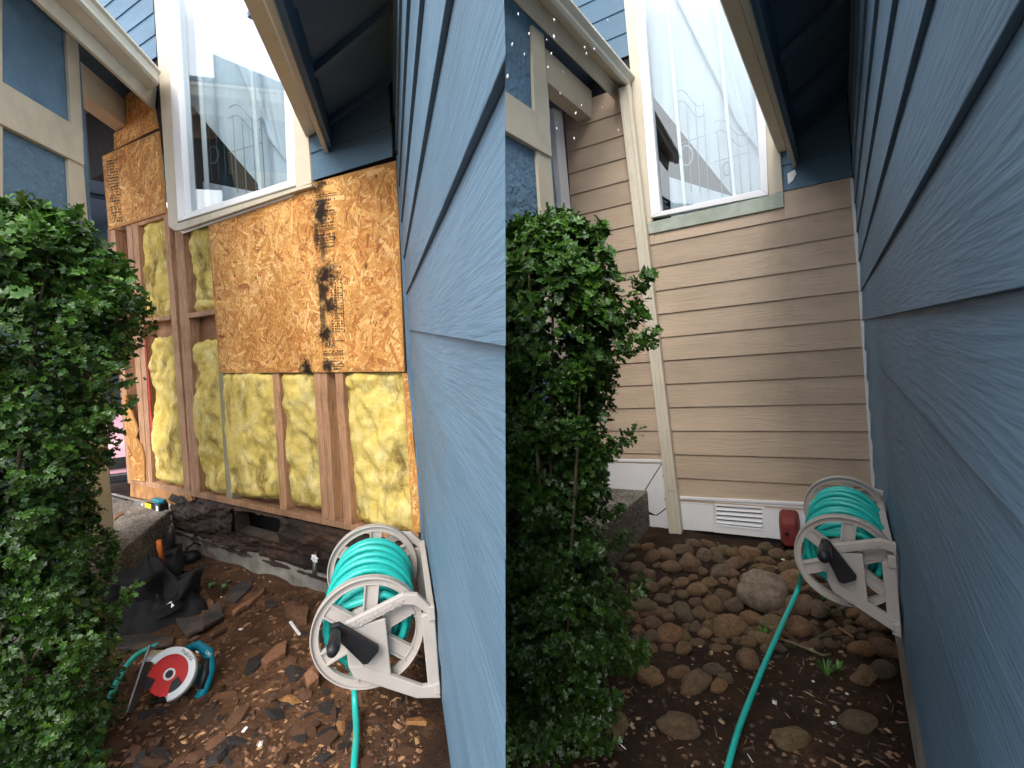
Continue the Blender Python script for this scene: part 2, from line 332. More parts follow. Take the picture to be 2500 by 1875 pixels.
# ================================================================ SETTING
def gz(x, y):
    if x < -.6: b = -.05 + .035 * fbm(V3((x * 3, y * 3, 0)), 5)
    else: b = -.04 + .025 * fbm(V3((x * 3, y * 3, 0)), 5)
    return b
def axis(lo, hi, step, far):
    a = []; x = lo
    while x < hi: a.append(x); x += step
    return [-far, -far * .3, lo - 6, lo - 2] + a + [hi, hi + 2, hi + 6, far * .3, far]
xs = axis(-4.2, 4.0, .035, 150); ys = axis(.3, 5.6, .035, 150)
g = MB(); nx, ny = len(xs), len(ys)
g.v = [V3((x, y, gz(x, y) if abs(x) < 4.5 and 0 < y < 6 else -.06)) for y in ys for x in xs]
g.f = [(j * nx + i, j * nx + i + 1, (j + 1) * nx + i + 1, (j + 1) * nx + i) for j in range(ny - 1) for i in range(nx - 1)]
g.build('ground', M['soil'], kind='structure', base=V3((0, 0, 0)), fix=False, smooth=True)
MB().prism([V3((-14, 4.9, -.03)), V3((-2.6, 5.2, -.03)), V3((-2.6, 16, -.03)), V3((-14, 16, -.03))], V3((0, 0, -.1))).build('driveway', M['concrete'], kind='structure')

# ---- pieces both bays share
def lap(pl, s0, s1, t0, expo, mat, parent, name='siding_board', top=None, k0=0.0, k1=0.0, slant=None, th=.0185):
    """one lap board: butt edge proud, head tucked under the next; k shears an end back"""
    t1 = t0 + expo + .02 if top is None else top
    sec = [(t0, .0095), (t0, th), (t1, .0085), (t1, .0002)]
    e = lambda s, k: [pl.P(s + (th - o) * k, t, o) for t, o in sec]
    e1 = e(s1, k1) if slant is None else [pl.P(slant(t) + (th - o) * k1, t, o) for t, o in sec]
    return MB().loft([e(s0, k0), e1]).build(name, mat, parent, uv=(pl.O, pl.A, ZUP), bevel=.0012)
def eave(bay, tag_label, P, soff, lookouts, L):
    """roof overhang over the side wall: gutter box, fascia, blue soffit and rafter tails"""
    root = thing('roof_eave', bay.back.hit(*P[3]), tag_label, 'roof eave')
    g1, g2, f3, f4 = P
    sweep(bay, [g1, g2, (g2[0] + 1, g2[1] - 40), (g1[0] - 8, g1[1] - 46), (g1[0] - 9, g1[1] - 20)], .02, L).build('gutter_trough', M['cream'], root, bevel=.003)
    sweep(bay, [f3, f4, (f4[0] - 5, f4[1] - 75), (f3[0] - 7, f3[1] - 75)], .012, L).build('fascia_board', M['cream'], root, bevel=.002)
    sweep(bay, [(f4[0] - .5, f4[1] - 8), (f4[0] + 8, f4[1] - 12), (f4[0] + 4, f4[1] - 88), (f4[0] - 4.6, f4[1] - 84)], .015, L).build('sub_fascia', M['blue_flat'], root)
    a, b = soff
    sweep(bay, [a, b, (b[0], b[1] - 14), (a[0], a[1] - 14)], .018, L).build('soffit', M['blue_flat'], root)
    for d in lookouts:
        sweep(bay, [(a[0] + 1, a[1] + 1), (b[0] - 2, b[1] + 1), (b[0] - 1, b[1] + 16), (a[0] + 2, a[1] + 18)], d, d + .05).build('rafter_tail', M['blue_flat'], root, bevel=.002)
    return root
def hsweep(bay, px, d0, d1, name, mat, root, **k): return sweep(bay, px, d0, d1).build(name, mat, root, **k)
def window(bay, root, fr_out, fr_in, bars, trimL, trimR, sky_drapes, lab):
    """tall fixed window: vinyl frame, pane with two bars, room behind with a leaded door, drapes for curtains and mirrored sky"""
    pl = bay.back; win = part_empty('window', pl.hit(*fr_out[3]), root)
    (o0, o1, o2, o3), (i0, i1, i2, i3) = fr_out, fr_in       # top-left, top-right, bottom-right, bottom-left
    for nm, q in (('frame_stile', (o0, i0, i3, o3)), ('frame_stile', (i1, o1, o2, i2)), ('frame_rail', (o3, i3, i2, o2))):
        slab(pl, q, -.05, .035).build(nm, M['vinyl'], win, bevel=.004)
    lerp = lambda a, b, t: (a[0] + (b[0] - a[0]) * t, a[1] + (b[1] - a[1]) * t)
    j = [lerp(i0, i3, 0), i1, i2, i3]
    slab(pl, [(i0[0] - 4, i0[1]), (i1[0] + 4, i1[1]), (i2[0] + 4, i2[1] + 4), (i3[0] - 4, i3[1] + 4)], -.012, -.008).build('pane', M['glass'], win)
    for (u0, v0, u1, v1) in bars: slab(pl, [(u0 - 4, v0), (u0 + 4, v0), (u1 + 4, v1), (u1 - 4, v1)], -.030, -.016).build('glazing_bar', M['vinyl'], win, bevel=.002)
    # room
    q = [pl.M @ (pl.hit(*p) - pl.O) for p in (o0, o1, o2, o3)]; s0 = max(a.x for a in q) + .02; s1 = min(a.x for a in q) - .02; t0 = min(a.y for a in q) - .05; t1 = max(a.y for a in q) + .3
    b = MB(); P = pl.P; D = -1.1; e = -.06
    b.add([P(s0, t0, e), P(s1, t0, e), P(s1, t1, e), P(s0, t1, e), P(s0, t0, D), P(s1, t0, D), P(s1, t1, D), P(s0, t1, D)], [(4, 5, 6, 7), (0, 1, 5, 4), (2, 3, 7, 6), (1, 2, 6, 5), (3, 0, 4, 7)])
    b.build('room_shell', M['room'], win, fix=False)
    def drape(px, off, mat, name, amp, freq, ns=70, ntt=10):
        mb = MB(); (a0, a1, a2, a3) = px
        for jv in range(ntt + 1):
            for iu in range(ns + 1):
                l = lerp(a0, a3, jv / ntt); r = lerp(a1, a2, jv / ntt); p = lerp(l, r, iu / ns)
                mb.v.append(pl.hit(p[0], p[1], off + amp * math.sin(iu / ns * freq + .6 * math.sin(jv * .5)) + amp * .4 * math.sin(iu / ns * freq * 2.7)))
        mb.f = [(jv * (ns + 1) + iu, jv * (ns + 1) + iu + 1, (jv + 1) * (ns + 1) + iu + 1, (jv + 1) * (ns + 1) + iu) for jv in range(ntt) for iu in range(ns)]
        return mb.build(name, mat, win, fix=False, smooth=True)
    for nm, px, off, mt, amp, fq in sky_drapes: drape(px, off, M[mt], nm, amp, fq)
    for q in (trimL, trimR): slab(pl, q, -.01, .028).build('window_casing', M['cream'], root, bevel=.003)
    return win
def leaded(bay, win, cx, top, bot, half, off, ring_c=None, ring_r=12):
    """curved glazing lines of an inner glazed door"""
    pl = bay.back; mb = MB(); r = .003
    arch = [(cx + half * t, top + 14 * math.sin(t * 3.0) + 10 * t) for t in [x / 8 for x in range(-8, 9)]]
    mb.tube([pl.hit(u, v, off) for u, v in arch], r, 5); mb.tube([pl.hit(u, v + 26, off) for u, v in arch], r, 5)
    for k in (-.8, -.25, .35, .9): mb.tube([pl.hit(cx + half * k, top + 10, off), pl.hit(cx + half * k + 12, bot, off)], r, 5)
    mb.tube([pl.hit(cx - half, (top + bot) / 2, off), pl.hit(cx + half, (top + bot) / 2 - 24, off)], r, 5)
    if ring_c: mb.tube([pl.hit(ring_c[0] + ring_r * math.cos(a), ring_c[1] + ring_r * 1.6 * math.sin(a), off) for a in [6.2832 * i / 20 for i in range(21)]], .007, 5)
    return mb.build('leaded_line_work', M['lead'], win, smooth=True)
def porch(bay, slab_px, foot, zt, right_top, wall_L, trims, beam, beam_d, soff, fascia, gut, gd, lab, glab, slab_lab, SL=2.6, GL=3.2):
    root = thing('porch_wall', at_z(foot[0], foot[1], zt), lab, 'porch')
    pl = Plane(at_z(foot[0], foot[1], zt), bay.V)
    slab(pl, wall_L, -.14, 0).build('stucco_panel', M['stucco'], root)
    for nm, q, th in trims: slab(pl, q, .0005, th).build(nm, M['cream'], root, bevel=.003)
    hsweep(bay, beam, .004, beam_d, 'porch_beam', M['cream'], root, bevel=.004)
    a, b = soff; hsweep(bay, [a, b, (b[0], b[1] - 8), (a[0], a[1] - 8)], -2.8, GL, 'porch_soffit', M['blue_flat'], root)
    hsweep(bay, fascia, .01, GL, 'fascia_board', M['cream'], root, bevel=.002)
    # gutter: moulded trough along the porch eave
    g = thing('rain_gutter', bay.back.hit(*gut[0]), glab, 'gutter'); c, b, a = gut
    prof = [c, (b[0] - 3, b[1] + 1), b, (b[0] + 4, b[1] - 6), (b[0] + 3, b[1] - 14), (a[0] - 3, a[1] + 12), (a[0] + 1, a[1] + 6), a, (a[0] - 3, a[1] - 1), (a[0] - 5, a[1] + 4), (c[0] + 2, a[1] + 6), (c[0] - 1, c[1] - 6)]
    hsweep(bay, prof, gd, GL, 'trough', M['gutter'], g, bevel=.0015)
    hsweep(bay, [(p[0], p[1]) for p in prof], gd - .006, gd - .0005, 'end_cap', M['gutter'], g)
    s = thing('concrete_step', bay.back.hit(*slab_px), slab_lab, 'concrete step')
    k = bay.back.st(*slab_px); A = bay.back.P(k[0], k[1]); Vh = bay.V
    top = [A - Vh * .012, A - Vh * SL, A - Vh * SL + bay.U * 1.1, A + bay.U * 1.1 - Vh * .012]
    MB().prism(top, V3((0, 0, -.55))).build('slab', M['aggregate'], s, bevel=.012)
    return root, pl
def reel(bay, fc, fy, rc, ry, R, lab, hlab, crank_deg, tail=None):
    C = at(fc[0], fc[1], fy); D0 = at(rc[0], rc[1], ry); ax = bay.V; Ln = (D0 - C).dot(ax)
    toW = V3((-bay.blue.n.x, -bay.blue.n.y, 0)).normalized(); up = ZUP; d = -(bay.blue.O - C).dot(bay.blue.n) - .022
    rl = thing('hose_reel', C - up * R * 1.3, lab, 'hose reel'); X = d / R
    print('REEL', C, 'len', Ln, 'wall', d, 'gap', X)
    for z0, nm in ((0, 'front_disc'), (Ln, 'rear_disc')):
        c = C + ax * z0; mb = MB(); sgn = 1 if z0 == 0 else 1
        mb.ring(c, toW, up, ax, R * .86, R, .012, n=56); mb.ring(c - ax * .012, toW, up, ax, R * .975, R * 1.0, .034, n=56)
        mb.ring(c - ax * .004, toW, up, ax, R * .855, R * .875, .02, n=56); mb.ring(c, toW, up, ax, R * .05, R * .34, .014, n=32); mb.ring(c - ax * .008, toW, up, ax, R * .32, R * .345, .02, n=32)
        dk = mb.build(nm, M['plastic'], rl, bevel=.0015)
        for i in range(6):
            a = math.radians(22 + 60 * i); e = toW * math.cos(a) + up * math.sin(a); q = toW * -math.sin(a) + up * math.cos(a)
            sp = MB(); sp.box(c + e * R * .6 + ax * .006, e, q, ax, R * .29, R * .115, .004)
            for sd_ in (-1, 1): sp.box(c + e * R * .6 + q * sd_ * R * .115 + ax * .003, e, q, ax, R * .27, .003, .011)
            sp.build('spoke', M['plastic'], dk)
    MB().ring(C + ax * .016, toW, up, ax, R * .3, R * .42, Ln - .02, n=32).build('drum', M['plastic'], rl, smooth=False)
    def P(x, y, z): return C + toW * (x * R) + up * (y * R) + ax * z
    for z0, nm in ((-.045, 'front_bracket'), (Ln + .03, 'rear_bracket')):
        mb = MB(); T = ax * .022; E = X
        mb.prism([P(x, y, z0) for x, y in ((-.40, .22), (-.36, .36), (.66, .68), (.92, .63), (E, .28), (E - .02, .12), (.86, .44), (.62, .5), (-.1, .24))], T)
        mb.prism([P(x, y, z0 + .003) for x, y in ((-.38, .24), (.33, .30), (.36, -.74), (.2, -.72), (-.36, -.42))], T * .5)
        mb.prism([P(x, y, z0 - .002) for x, y in ((-.36, -.40), (-.12, -.44), (.9, -1.05), (E - .02, -1.08), (E, -1.34), (E - .16, -1.3), (.78, -1.24), (-.28, -.62))], T)
        mb.prism([P(x, y, z0 + .002) for x, y in ((E - .25, .20), (E - .004, .30), (E, -1.2), (E - .21, -1.2))], T * 1.2)
        bk = mb.build(nm, M['plastic'], rl, bevel=.004)
        if z0 < 0:
            tc_ = bpy.data.curves.new('lettering', 'FONT'); tc_.body = 'HoseHandler'; tc_.size = R * .19; tc_.extrude = .0012; tc_.align_x = 'CENTER'; tc_.align_y = 'CENTER'
            to = bpy.data.objects.new('tmp', tc_); col.objects.link(to); dg = bpy.context.evaluated_depsgraph_get(); me = bpy.data.meshes.new_from_object(to.evaluated_get(dg)); bpy.data.objects.remove(to)
            ang = math.atan2(.32, 1.02); ex = toW * math.cos(ang) + up * math.sin(ang); ey = up * math.cos(ang) - toW * math.sin(ang); o_ = P(.2, .42, z0 - .0015)
            tm = MB(); tm.v = [o_ + ex * v.co.x + ey * v.co.y - ax * v.co.z for v in me.vertices]; tm.f = [tuple(p.vertices) for p in me.polygons]
            tm.build('raised_lettering', M['plastic'], bk)
    MB().box(P(X, .24, Ln / 2) - toW * .012, ax, up, toW, Ln / 2 + .05, R * .13, .012).build('mounting_rail', M['plastic'], rl, bevel=.003)
    MB().box(P(X, -1.15, Ln / 2) - toW * .010, ax, up, toW, Ln / 2 + .05, R * .10, .010).build('mounting_rail', M['plastic'], rl, bevel=.003)
    a = math.radians(crank_deg); e = toW * math.cos(a) + up * math.sin(a); q = ax.cross(e); h = C + toW * R * -.02 + up * R * -.12 - ax * .06
    ck = MB().prism([h + e * x * R + q * y * R for x, y in ((-.16, -.13), (-.1, -.19), (.06, -.17), (.72, -.10), (.8, 0), (.72, .10), (.06, .17), (-.1, .19), (-.16, .13))], -ax * .022).build('crank_arm', M['black'], rl, bevel=.004)
    g0 = h + e * R * .68 - ax * .02; MB().tube([g0, g0 - ax * .03, g0 - ax * .10, g0 - ax * .13 + up * .005], [.012, .019, .022, .016], 14).build('crank_handle', M['black'], rl, smooth=True)
    # hose wound on the drum in three layers
    pts = []; rh = R * .068
    for L_, (r0, turns) in enumerate(((.50, 11), (.63, 11), (.755, 10))):
        n = int(turns * 26)
        for i in range(n):
            t = i / n; a = 6.28319 * turns * t + L_ * 1.3; z = Ln * (.07 + .86 * (t if L_ % 2 == 0 else 1 - t)) + .013 * math.sin(a * .5 + L_) + (.03 * math.sin(a * .163) if L_ == 2 else 0); rr = R * (r0 + .03 * math.sin(a * .37 + L_) + (.04 * math.sin(t * 3.1) if L_ == 2 else 0))
            pts.append(C + (toW * math.cos(a) + up * math.sin(a)) * rr + ax * z)
    if tail:
        last = pts[-1]; t0 = [last] + [V3(p) for p in tail]
        for i in range(len(t0) - 1):
            p0 = t0[max(i - 1, 0)]; p1 = t0[i]; p2 = t0[i + 1]; p3 = t0[min(i + 2, len(t0) - 1)]
            for k in range(1, 9):
                t = k / 8; pts.append(.5 * ((2 * p1) + (p2 - p0) * t + (2 * p0 - 5 * p1 + 4 * p2 - p3) * t * t + (3 * p1 - p0 - 3 * p2 + p3) * t ** 3))
    MB().tube(pts, rh, 10).build('garden_hose', M['hose'], label=hlab, cat='garden hose', smooth=True, fix=False)
    return rl, C, toW, Ln
# ================================================================ THE BAY BEING REPAIRED
bk = BL.back; SX = lambda u, v: bk.st(u, v)[0]; TX = lambda u, v: bk.st(u, v)[1]
wall = thing('stripped_wall', BL.C, 'house wall stripped open to studs and yellow insulation under the window', 'wall')
def sheet(pl, s0, s1, t0, t1, ns, ntt, fn, skip=None, mb=None):
    mb = mb or MB(); k = len(mb.v)
    for j in range(ntt + 1):
        for i in range(ns + 1):
            s = s0 + (s1 - s0) * i / ns; t = t0 + (t1 - t0) * j / ntt; mb.v.append(pl.P(s, t, fn(s, t)))
    for j in range(ntt):
        for i in range(ns):
            if skip and skip(s0 + (s1 - s0) * (i + .5) / ns, t0 + (t1 - t0) * (j + .5) / ntt): continue
            a = k + j * (ns + 1) + i; mb.f.append((a, a + 1, a + ns + 2, a + ns + 1))
    return mb
# studs, plates, blocking
for (a, b, vt, c, d, vb, mt) in ((269, 280, 562, 312, 324, 1173, 'lumber'), (308, 321, 555, 348, 361, 1176, 'lumber'), (322.5, 336, 550, 362.5, 372, 1180, 'lumber'),
        (398, 409, 520, 450, 466, 1196, 'lumber'), (425, 445, 560, 467, 489, 1201, 'lumber'), (532, 543, 885, 553, 568, 1217, 'treated'), (663, 678, 885, 684, 700, 1244, 'lumber'),
        (764, 779, 885, 786, 801, 1266, 'lumber'), (780.5, 795, 885, 802.5, 817, 1270, 'lumber'), (816, 833, 885, 840, 858, 1279, 'lumber')):
    slab(bk, [(a, vt), (b, vt - 3), (d, vb + 2), (c, vb)], -.088, random.uniform(-.003, .003)).build('stud', M[mt], wall, bevel=.0025)
slab(bk, [(337, 640), (341, 640), (375, 1090), (369, 1090)], -.014, -.006).build('red_tape_strip', M['redtape'], wall)
slab(bk, [(308, 549), (404, 520), (405, 530), (309, 560)], -.088, -.004).build('top_plate', M['lumber'], wall, bevel=.002)
for q in ([(352, 778), (413, 769), (415, 780), (353, 789)], [(457, 765), (523, 754), (524, 767), (459, 777)], [(427, 781), (431, 780), (432, 792), (428, 793)]):
    slab(bk, q, -.088, .001).build('blocking', M['lumber'], wall, bevel=.002)
slab(bk, [(312, 1165), (1012, 1315), (1012, 1329), (312, 1178)], -.09, .002).build('bottom_plate', M['lumber'], wall, bevel=.003)
slab(bk, [(262, 560), (404, 520), (412, 556), (722, 470), (985, 405), (1028, 1310), (700, 1262), (430, 1200), (312, 1180)], -.125, -.092).build('inner_board', pm('brown_board', (.30, .155, .085), .8, .3, 5, 60, .002, dirt=.6, dirtc=(.06, .03, .02)), wall)
# insulation
def batt(q, dep, seed, puff=.05, parent=wall, tear=0.0):
    (a, b, c, d) = [bk.st(u, v) for u, v in q]; mb = MB(); w_ = abs(a[0] - b[0]); h_ = abs(a[1] - d[1]); ni = max(14, int(w_ / .012)); nj = max(20, int(h_ / .012)); rows = []
    for j in range(nj + 1):
        y = j / nj
        for i in range(ni + 1):
            x = i / ni; s = (a[0] * (1 - x) + b[0] * x) * (1 - y) + (d[0] * (1 - x) + c[0] * x) * y; t = (a[1] * (1 - x) + b[1] * x) * (1 - y) + (d[1] * (1 - x) + c[1] * x) * y
            p = V3((s * 5 + seed * 7, t * 4, seed)); ex = min(x, 1 - x) * w_; ey = min(y, 1 - y) * h_
            edge = min(1, ex / .045) ** .6 * min(1, ey / .05) ** .6
            n1 = fbm(p * 1.1, 3); n2 = fbm(p * 4.5, 4); n3 = noise.turbulence(p * 2.3, 3, True)
            off = dep - .05 + puff * edge * (1 + .8 * n1) + .007 * n2 + .010 * fbm(V3((s * 16 + seed, t * 2.2, seed)), 2) - .03 * max(0, n3 - .8) * 2.4 - tear * max(0, n1) * .05
            s += .010 * fbm(p * 3 + V3((9, 0, 0)), 3) * (1 if ex < .02 else .3); t += .016 * fbm(p * 3 + V3((0, 9, 0)), 3) * (1 if ey < .03 else .3)
            mb.v.append(bk.P(s, t, min(off, .03)))
    W = ni + 1; mb.f = [(j * W + i, j * W + i + 1, (j + 1) * W + i + 1, (j + 1) * W + i) for j in range(nj) for i in range(ni)]
    ob = mb.build('insulation_batt', M['batt'], parent, smooth=True)
    fz = MB(); rf = random.Random(int(seed * 10)); nf = int(380 * max(.3, w_ * h_ / .25))
    for _ in range(nf):
        p = rf.choice(mb.v) + bk.n * .001; d = V3((rf.gauss(0, 1), rf.gauss(0, 1), rf.gauss(0, 1))) + bk.n * .9; d.normalize(); q = d.orthogonal().normalized(); L_ = rf.uniform(.008, .026); k = V3((rf.gauss(0, .3), rf.gauss(0, .3), rf.gauss(-.2, .3))) * L_; t_ = .0006
        fz.add([p - q * t_, p + q * t_, p + d * L_ * .5 + k * .3 + q * t_, p + d * L_ * .5 + k * .3 - q * t_, p + d * L_ + k], [(0, 1, 2, 3), (3, 2, 4)])
    fz.build('loose_fibres', M['batt'], ob, kind='stuff', fix=False); return ob
for i, (q, dep, pf) in enumerate((([(339, 545), (400, 528), (413, 740), (352, 758)], -.012, .05), ([(356, 730), (412, 724), (415, 770), (354, 781)], .0, .05), ([(449, 552), (513, 540), (526, 735), (462, 745)], -.02, .05), ([(462, 725), (523, 722), (526, 754), (461, 765)], -.01, .04),
        ([(362, 824), (415, 820), (451, 1194), (374, 1176)], -.012, .055), ([(463, 838), (531, 826), (553, 1214), (489, 1200)], -.006, .06), ([(544, 905), (664, 905), (684, 1226), (566, 1214)], .004, .065), ([(679, 905), (764, 905), (787, 1252), (700, 1238)], -.004, .06),
        ([(795, 905), (817, 905), (841, 1268), (817, 1262)], -.03, .03), ([(834, 905), (984, 902), (1011, 1312), (858, 1278)], -.006, .06), ([(409, 545), (427, 560), (468, 1198), (450, 1190)], -.045, .03))):
    batt(q, dep, i * 3.7 + 1, pf)
# strand-board sheets: slab, loose strands on its face, print and mould
def inside(p, poly):
    r = False; j = len(poly) - 1
    for i in range(len(poly)):
        if (poly[i][1] > p[1]) != (poly[j][1] > p[1]) and p[0] < (poly[j][0] - poly[i][0]) * (p[1] - poly[i][1]) / (poly[j][1] - poly[i][1]) + poly[i][0]: r = not r
        j = i
    return r
stains = [(bk.st(u, v)[0], bk.st(u, v)[1], ru, rv, k) for u, v, ru, rv, k in ((774, 514, .11, .16, .98), (764, 565, .045, .16, .85), (788, 668, .16, .11, .98), (782, 705, .08, .18, .95), (796, 742, .11, .08, .97), (790, 812, .10, .09, .97), (744, 894, .09, .12, .98), (798, 888, .08, .07, .95), (780, 600, .05, .16, .8), (784, 770, .04, .14, .8), (768, 455, .08, .07, .8),
        (885, 650, .022, .03, .8), (770, 470, .04, .05, .6), (790, 800, .02, .16, .5), (330, 378, .012, .05, .85))]
M['osb'] = osb_mat(stains)
PAL = [(.60, .36, .14), (.56, .32, .115), (.50, .27, .09), (.68, .45, .21), (.45, .22, .075), (.58, .34, .13), (.46, .21, .08), (.54, .30, .11), (.64, .41, .18), (.74, .52, .27), (.70, .46, .2)]
PAL = [(a * 1.06, b * .95, c * .82) for a, b, c in PAL]
def osb(px, n, seed, name='strand_board', o0=.0005, o1=.012, scale=1.0, ragged=0):
    rnd = random.Random(seed); st = [bk.st(u, v, o1) for u, v in px]
    b = slab(bk, px, o0, o1); b.c = [(.47, .25, .09, 1)] * len(b.v); ob = b.build(name, M['osb'], wall, uv=(bk.O, bk.A, ZUP))
    mb = MB(); mb.c = []; lo = [min(p[i] for p in st) for i in (0, 1)]; hi = [max(p[i] for p in st) for i in (0, 1)]; k = 0
    while k < n:
        s = rnd.uniform(lo[0], hi[0]); t = rnd.uniform(lo[1], hi[1]); big = rnd.random() ** 2
        l = (.018 + .065 * big) * scale; w_ = (.004 + .013 * rnd.random() * (.35 + big)) * scale; a = rnd.gauss(0, .9) + (1.57 if rnd.random() < .55 else 0); ca, sa = math.cos(a), math.sin(a)
        q = [(s + x * ca - y * sa, t + x * sa + y * ca) for x, y in ((-l, -w_ * rnd.uniform(.3, 1)), (l * rnd.uniform(.8, 1), -w_), (l, w_ * rnd.uniform(.3, 1)), (-l * rnd.uniform(.8, 1), w_))]
        k += 1
        if not all(inside(p, st) for p in q): continue
        off = o1 + rnd.uniform(.0003, .0022); tilt = rnd.uniform(-.0004, .0004)
        mb.add([bk.P(x, y, off + (tilt if i < 2 else -tilt)) for i, (x, y) in enumerate(q)], [(0, 1, 2, 3)])
        c = rnd.choice(PAL) if rnd.random() > .03 else (.32, .12, .05); g_ = rnd.uniform(.86, 1.16); mb.c += [(c[0] * g_, c[1] * g_, c[2] * g_, 1)] * 4
    mb.build('surface_strands', M['osb'], ob, kind='stuff', uv=(bk.O, bk.A, ZUP), fix=False); return ob
big = osb([(508, 547), (600, 519), (722, 474), (764, 446), (966, 392), (973, 522), (987, 907), (536, 911)], 9000, 3)
osb([(278, 325), (303, 312), (306, 236), (318, 224), (376, 262), (385, 312), (278, 366)], 700, 5)
upl = osb([(249, 381), (387, 320), (405, 519), (265, 562)], 1500, 6)
rg = random.Random(4); zig = lambda a, b, n, j: [(a[0] + (b[0] - a[0]) * i / n + rg.uniform(-j, j), a[1] + (b[1] - a[1]) * i / n) for i in range(n + 1)]
osb([(981, 912)] + zig((1001, 912), (1028, 1300), 9, 3.5) + zig((1008, 1300), (984, 930), 9, 1), 260, 8, scale=.7)
osb([(300, 965), (306, 965)] + zig((312, 985), (352, 1120), 8, 6) + [(353, 1175), (318, 1172), (308, 1060)], 300, 9, scale=.7)
slab(bk, [(318, 1180), (466, 1211), (470, 1222), (425, 1232), (318, 1212)], -.02, .006).build('rim_board', M['offcut'], wall, bevel=.002)
slab(bk, [(246, 341), (277, 326), (277, 367), (251, 378)], .001, .006).build('flashing_paper', M['felt'], wall)
# print on the sheets
def text_mesh(body, size, O, ex, ey, n, ext=.0006):
    c = bpy.data.curves.new('t', 'FONT'); c.body = body; c.size = size; c.align_x = 'CENTER'; c.align_y = 'CENTER'; c.extrude = ext
    o = bpy.data.objects.new('t', c); col.objects.link(o); dg = bpy.context.evaluated_depsgraph_get(); me = bpy.data.meshes.new_from_object(o.evaluated_get(dg)); bpy.data.objects.remove(o)
    tm = MB(); tm.v = [O + ex * v.co.x + ey * v.co.y + n * v.co.z for v in me.vertices]; tm.f = [tuple(p.vertices) for p in me.polygons]; return tm
right = -bk.A
for (u, v, h_) in ((806, 843, .052), (787, 450, .045)): text_mesh('APA', h_, bk.hit(u, v, .0155), right, ZUP, bk.n).build('printed_letters', M['ink'], big)
ln = MB(); rr = random.Random(11)
def rule(u0, u1, v, th=1.6):
    sl_ = -.02 if v > 700 else -.14
    ln.prism([bk.hit(u0, v, .0152), bk.hit(u1, v + sl_ * (u1 - u0), .0152), bk.hit(u1, v + sl_ * (u1 - u0) + th, .0152), bk.hit(u0, v + th, .0152)], bk.n * -.0005)
def dashes(u0, u1, v, h_=4):
    u = u0; sl_ = -.02 if v > 700 else -.14
    while u < u1:
        w_ = rr.uniform(1.2, 3.4)
        if rr.random() < .8:
            vv = v + sl_ * (u - u0) + rr.uniform(-.5, .5); ln.prism([bk.hit(u, vv, .0152), bk.hit(u + w_, vv, .0152), bk.hit(u + w_, vv + h_ * rr.uniform(.4, 1), .0152), bk.hit(u, vv + h_, .0152)], bk.n * -.0005)
        u += w_ + rr.uniform(.8, 1.8)
for v in (832, 862, 866, 894): rule(788, 841, v)
for v in (856, 874, 881, 888, 900): dashes(790, 838, v, 3.6)
for v in (472, 477, 520, 524, 556, 560, 585, 592): rule(768, 818, v + 5, 1.4)
for v in (485, 494, 503, 512, 532, 541, 549, 569, 577, 600): dashes(772, 815, v + 4, 5)
for u0 in (806, 814, 822, 829): 
    for k in range(26): 
        v = 650 + k * 6.3
        if rr.random() < .78: ln.prism([bk.hit(u0 + v * .03 - 20, v, .0152), bk.hit(u0 + v * .03 - 20 + rr.uniform(2, 5), v, .0152), bk.hit(u0 + v * .03 - 20 + 4, v + rr.uniform(2, 4.5), .0152), bk.hit(u0 + v * .03 - 20, v + 3, .0152)], bk.n * -.0005)
for u0 in (778, 818, 834): ln.prism([bk.hit(u0, 690, .0152), bk.hit(u0 + 1.5, 690, .0152), bk.hit(u0 + 7.5, 812, .0152), bk.hit(u0 + 6, 812, .0152)], bk.n * -.0005)
ln.prism([bk.hit(815, 566, .0152), bk.hit(816.5, 566, .0152), bk.hit(817, 580, .0152), bk.hit(820, 576, .0152), bk.hit(816.5, 588, .0152), bk.hit(812, 577, .0152), bk.hit(815.5, 580, .0152)], bk.n * -.0005)
ln.build('printed_marks', M['ink'], big, fix=False)
ln = MB()
for v in range(392, 540, 7): dashes(258 + (v - 380) * .1, 283 + (v - 380) * .1, v, 4.5)
ln.build('printed_marks', M['ink'], upl, fix=False)
# nails driven round the sheet edges
# rotten rim beam with the vent opening, concrete footing under it
hs0, ht0 = bk.st(572, 1298); hs1, ht1 = bk.st(684, 1284); hs = sorted((hs0, hs1)); ht = (min(ht0, ht1) , max(ht0, ht1) + .05)
sB = SX(420, 1260); ttop = TX(700, 1264); tbot = TX(560, 1322) - .05
def rotf(s, t):
    p = V3((s * 4, t * 14, 3)); r = .045 * fbm(p, 5) + .035 * noise.turbulence(V3((s * 9, t * 30, 1)), 4, True)
    e = min(abs(t - ttop), abs(t - tbot)); wet = 1 - .25 * min(1, max(0, (1.6 - s) / 1.2))
    return (-.012 + r * .8) * wet - (.02 if e < .012 else 0) + .02 * math.exp(-((t - .25) / .1) ** 2)
hole = lambda s, t: hs[0] < s < hs[1] and ht[0] < t < ht[1]
rb = sheet(bk, -.1, sB, tbot - .02, ttop, 230, 34, rotf, hole)
rim = rb.build('rotten_rim_beam', M['rot'], wall, smooth=True, uv=(bk.O, bk.A, ZUP), fix=False)
for (s0, s1, t0, t1) in ((hs[0] - .03, hs[1] + .03, ht[1] - .004, ht[1] + .03), (hs[0] - .03, hs[1] + .03, ht[0] - .03, ht[0] + .004), (hs[0] - .06, hs[0] + .004, ht[0], ht[1]), (hs[1] - .004, hs[1] + .03, ht[0], ht[1])):
    slab_st(bk, [(s0, t0), (s1, t0), (s1, t1), (s0, t1)], -.12, -.018).build('vent_frame', M['rot'], rim, bevel=.004, uv=(bk.O, bk.A, ZUP))
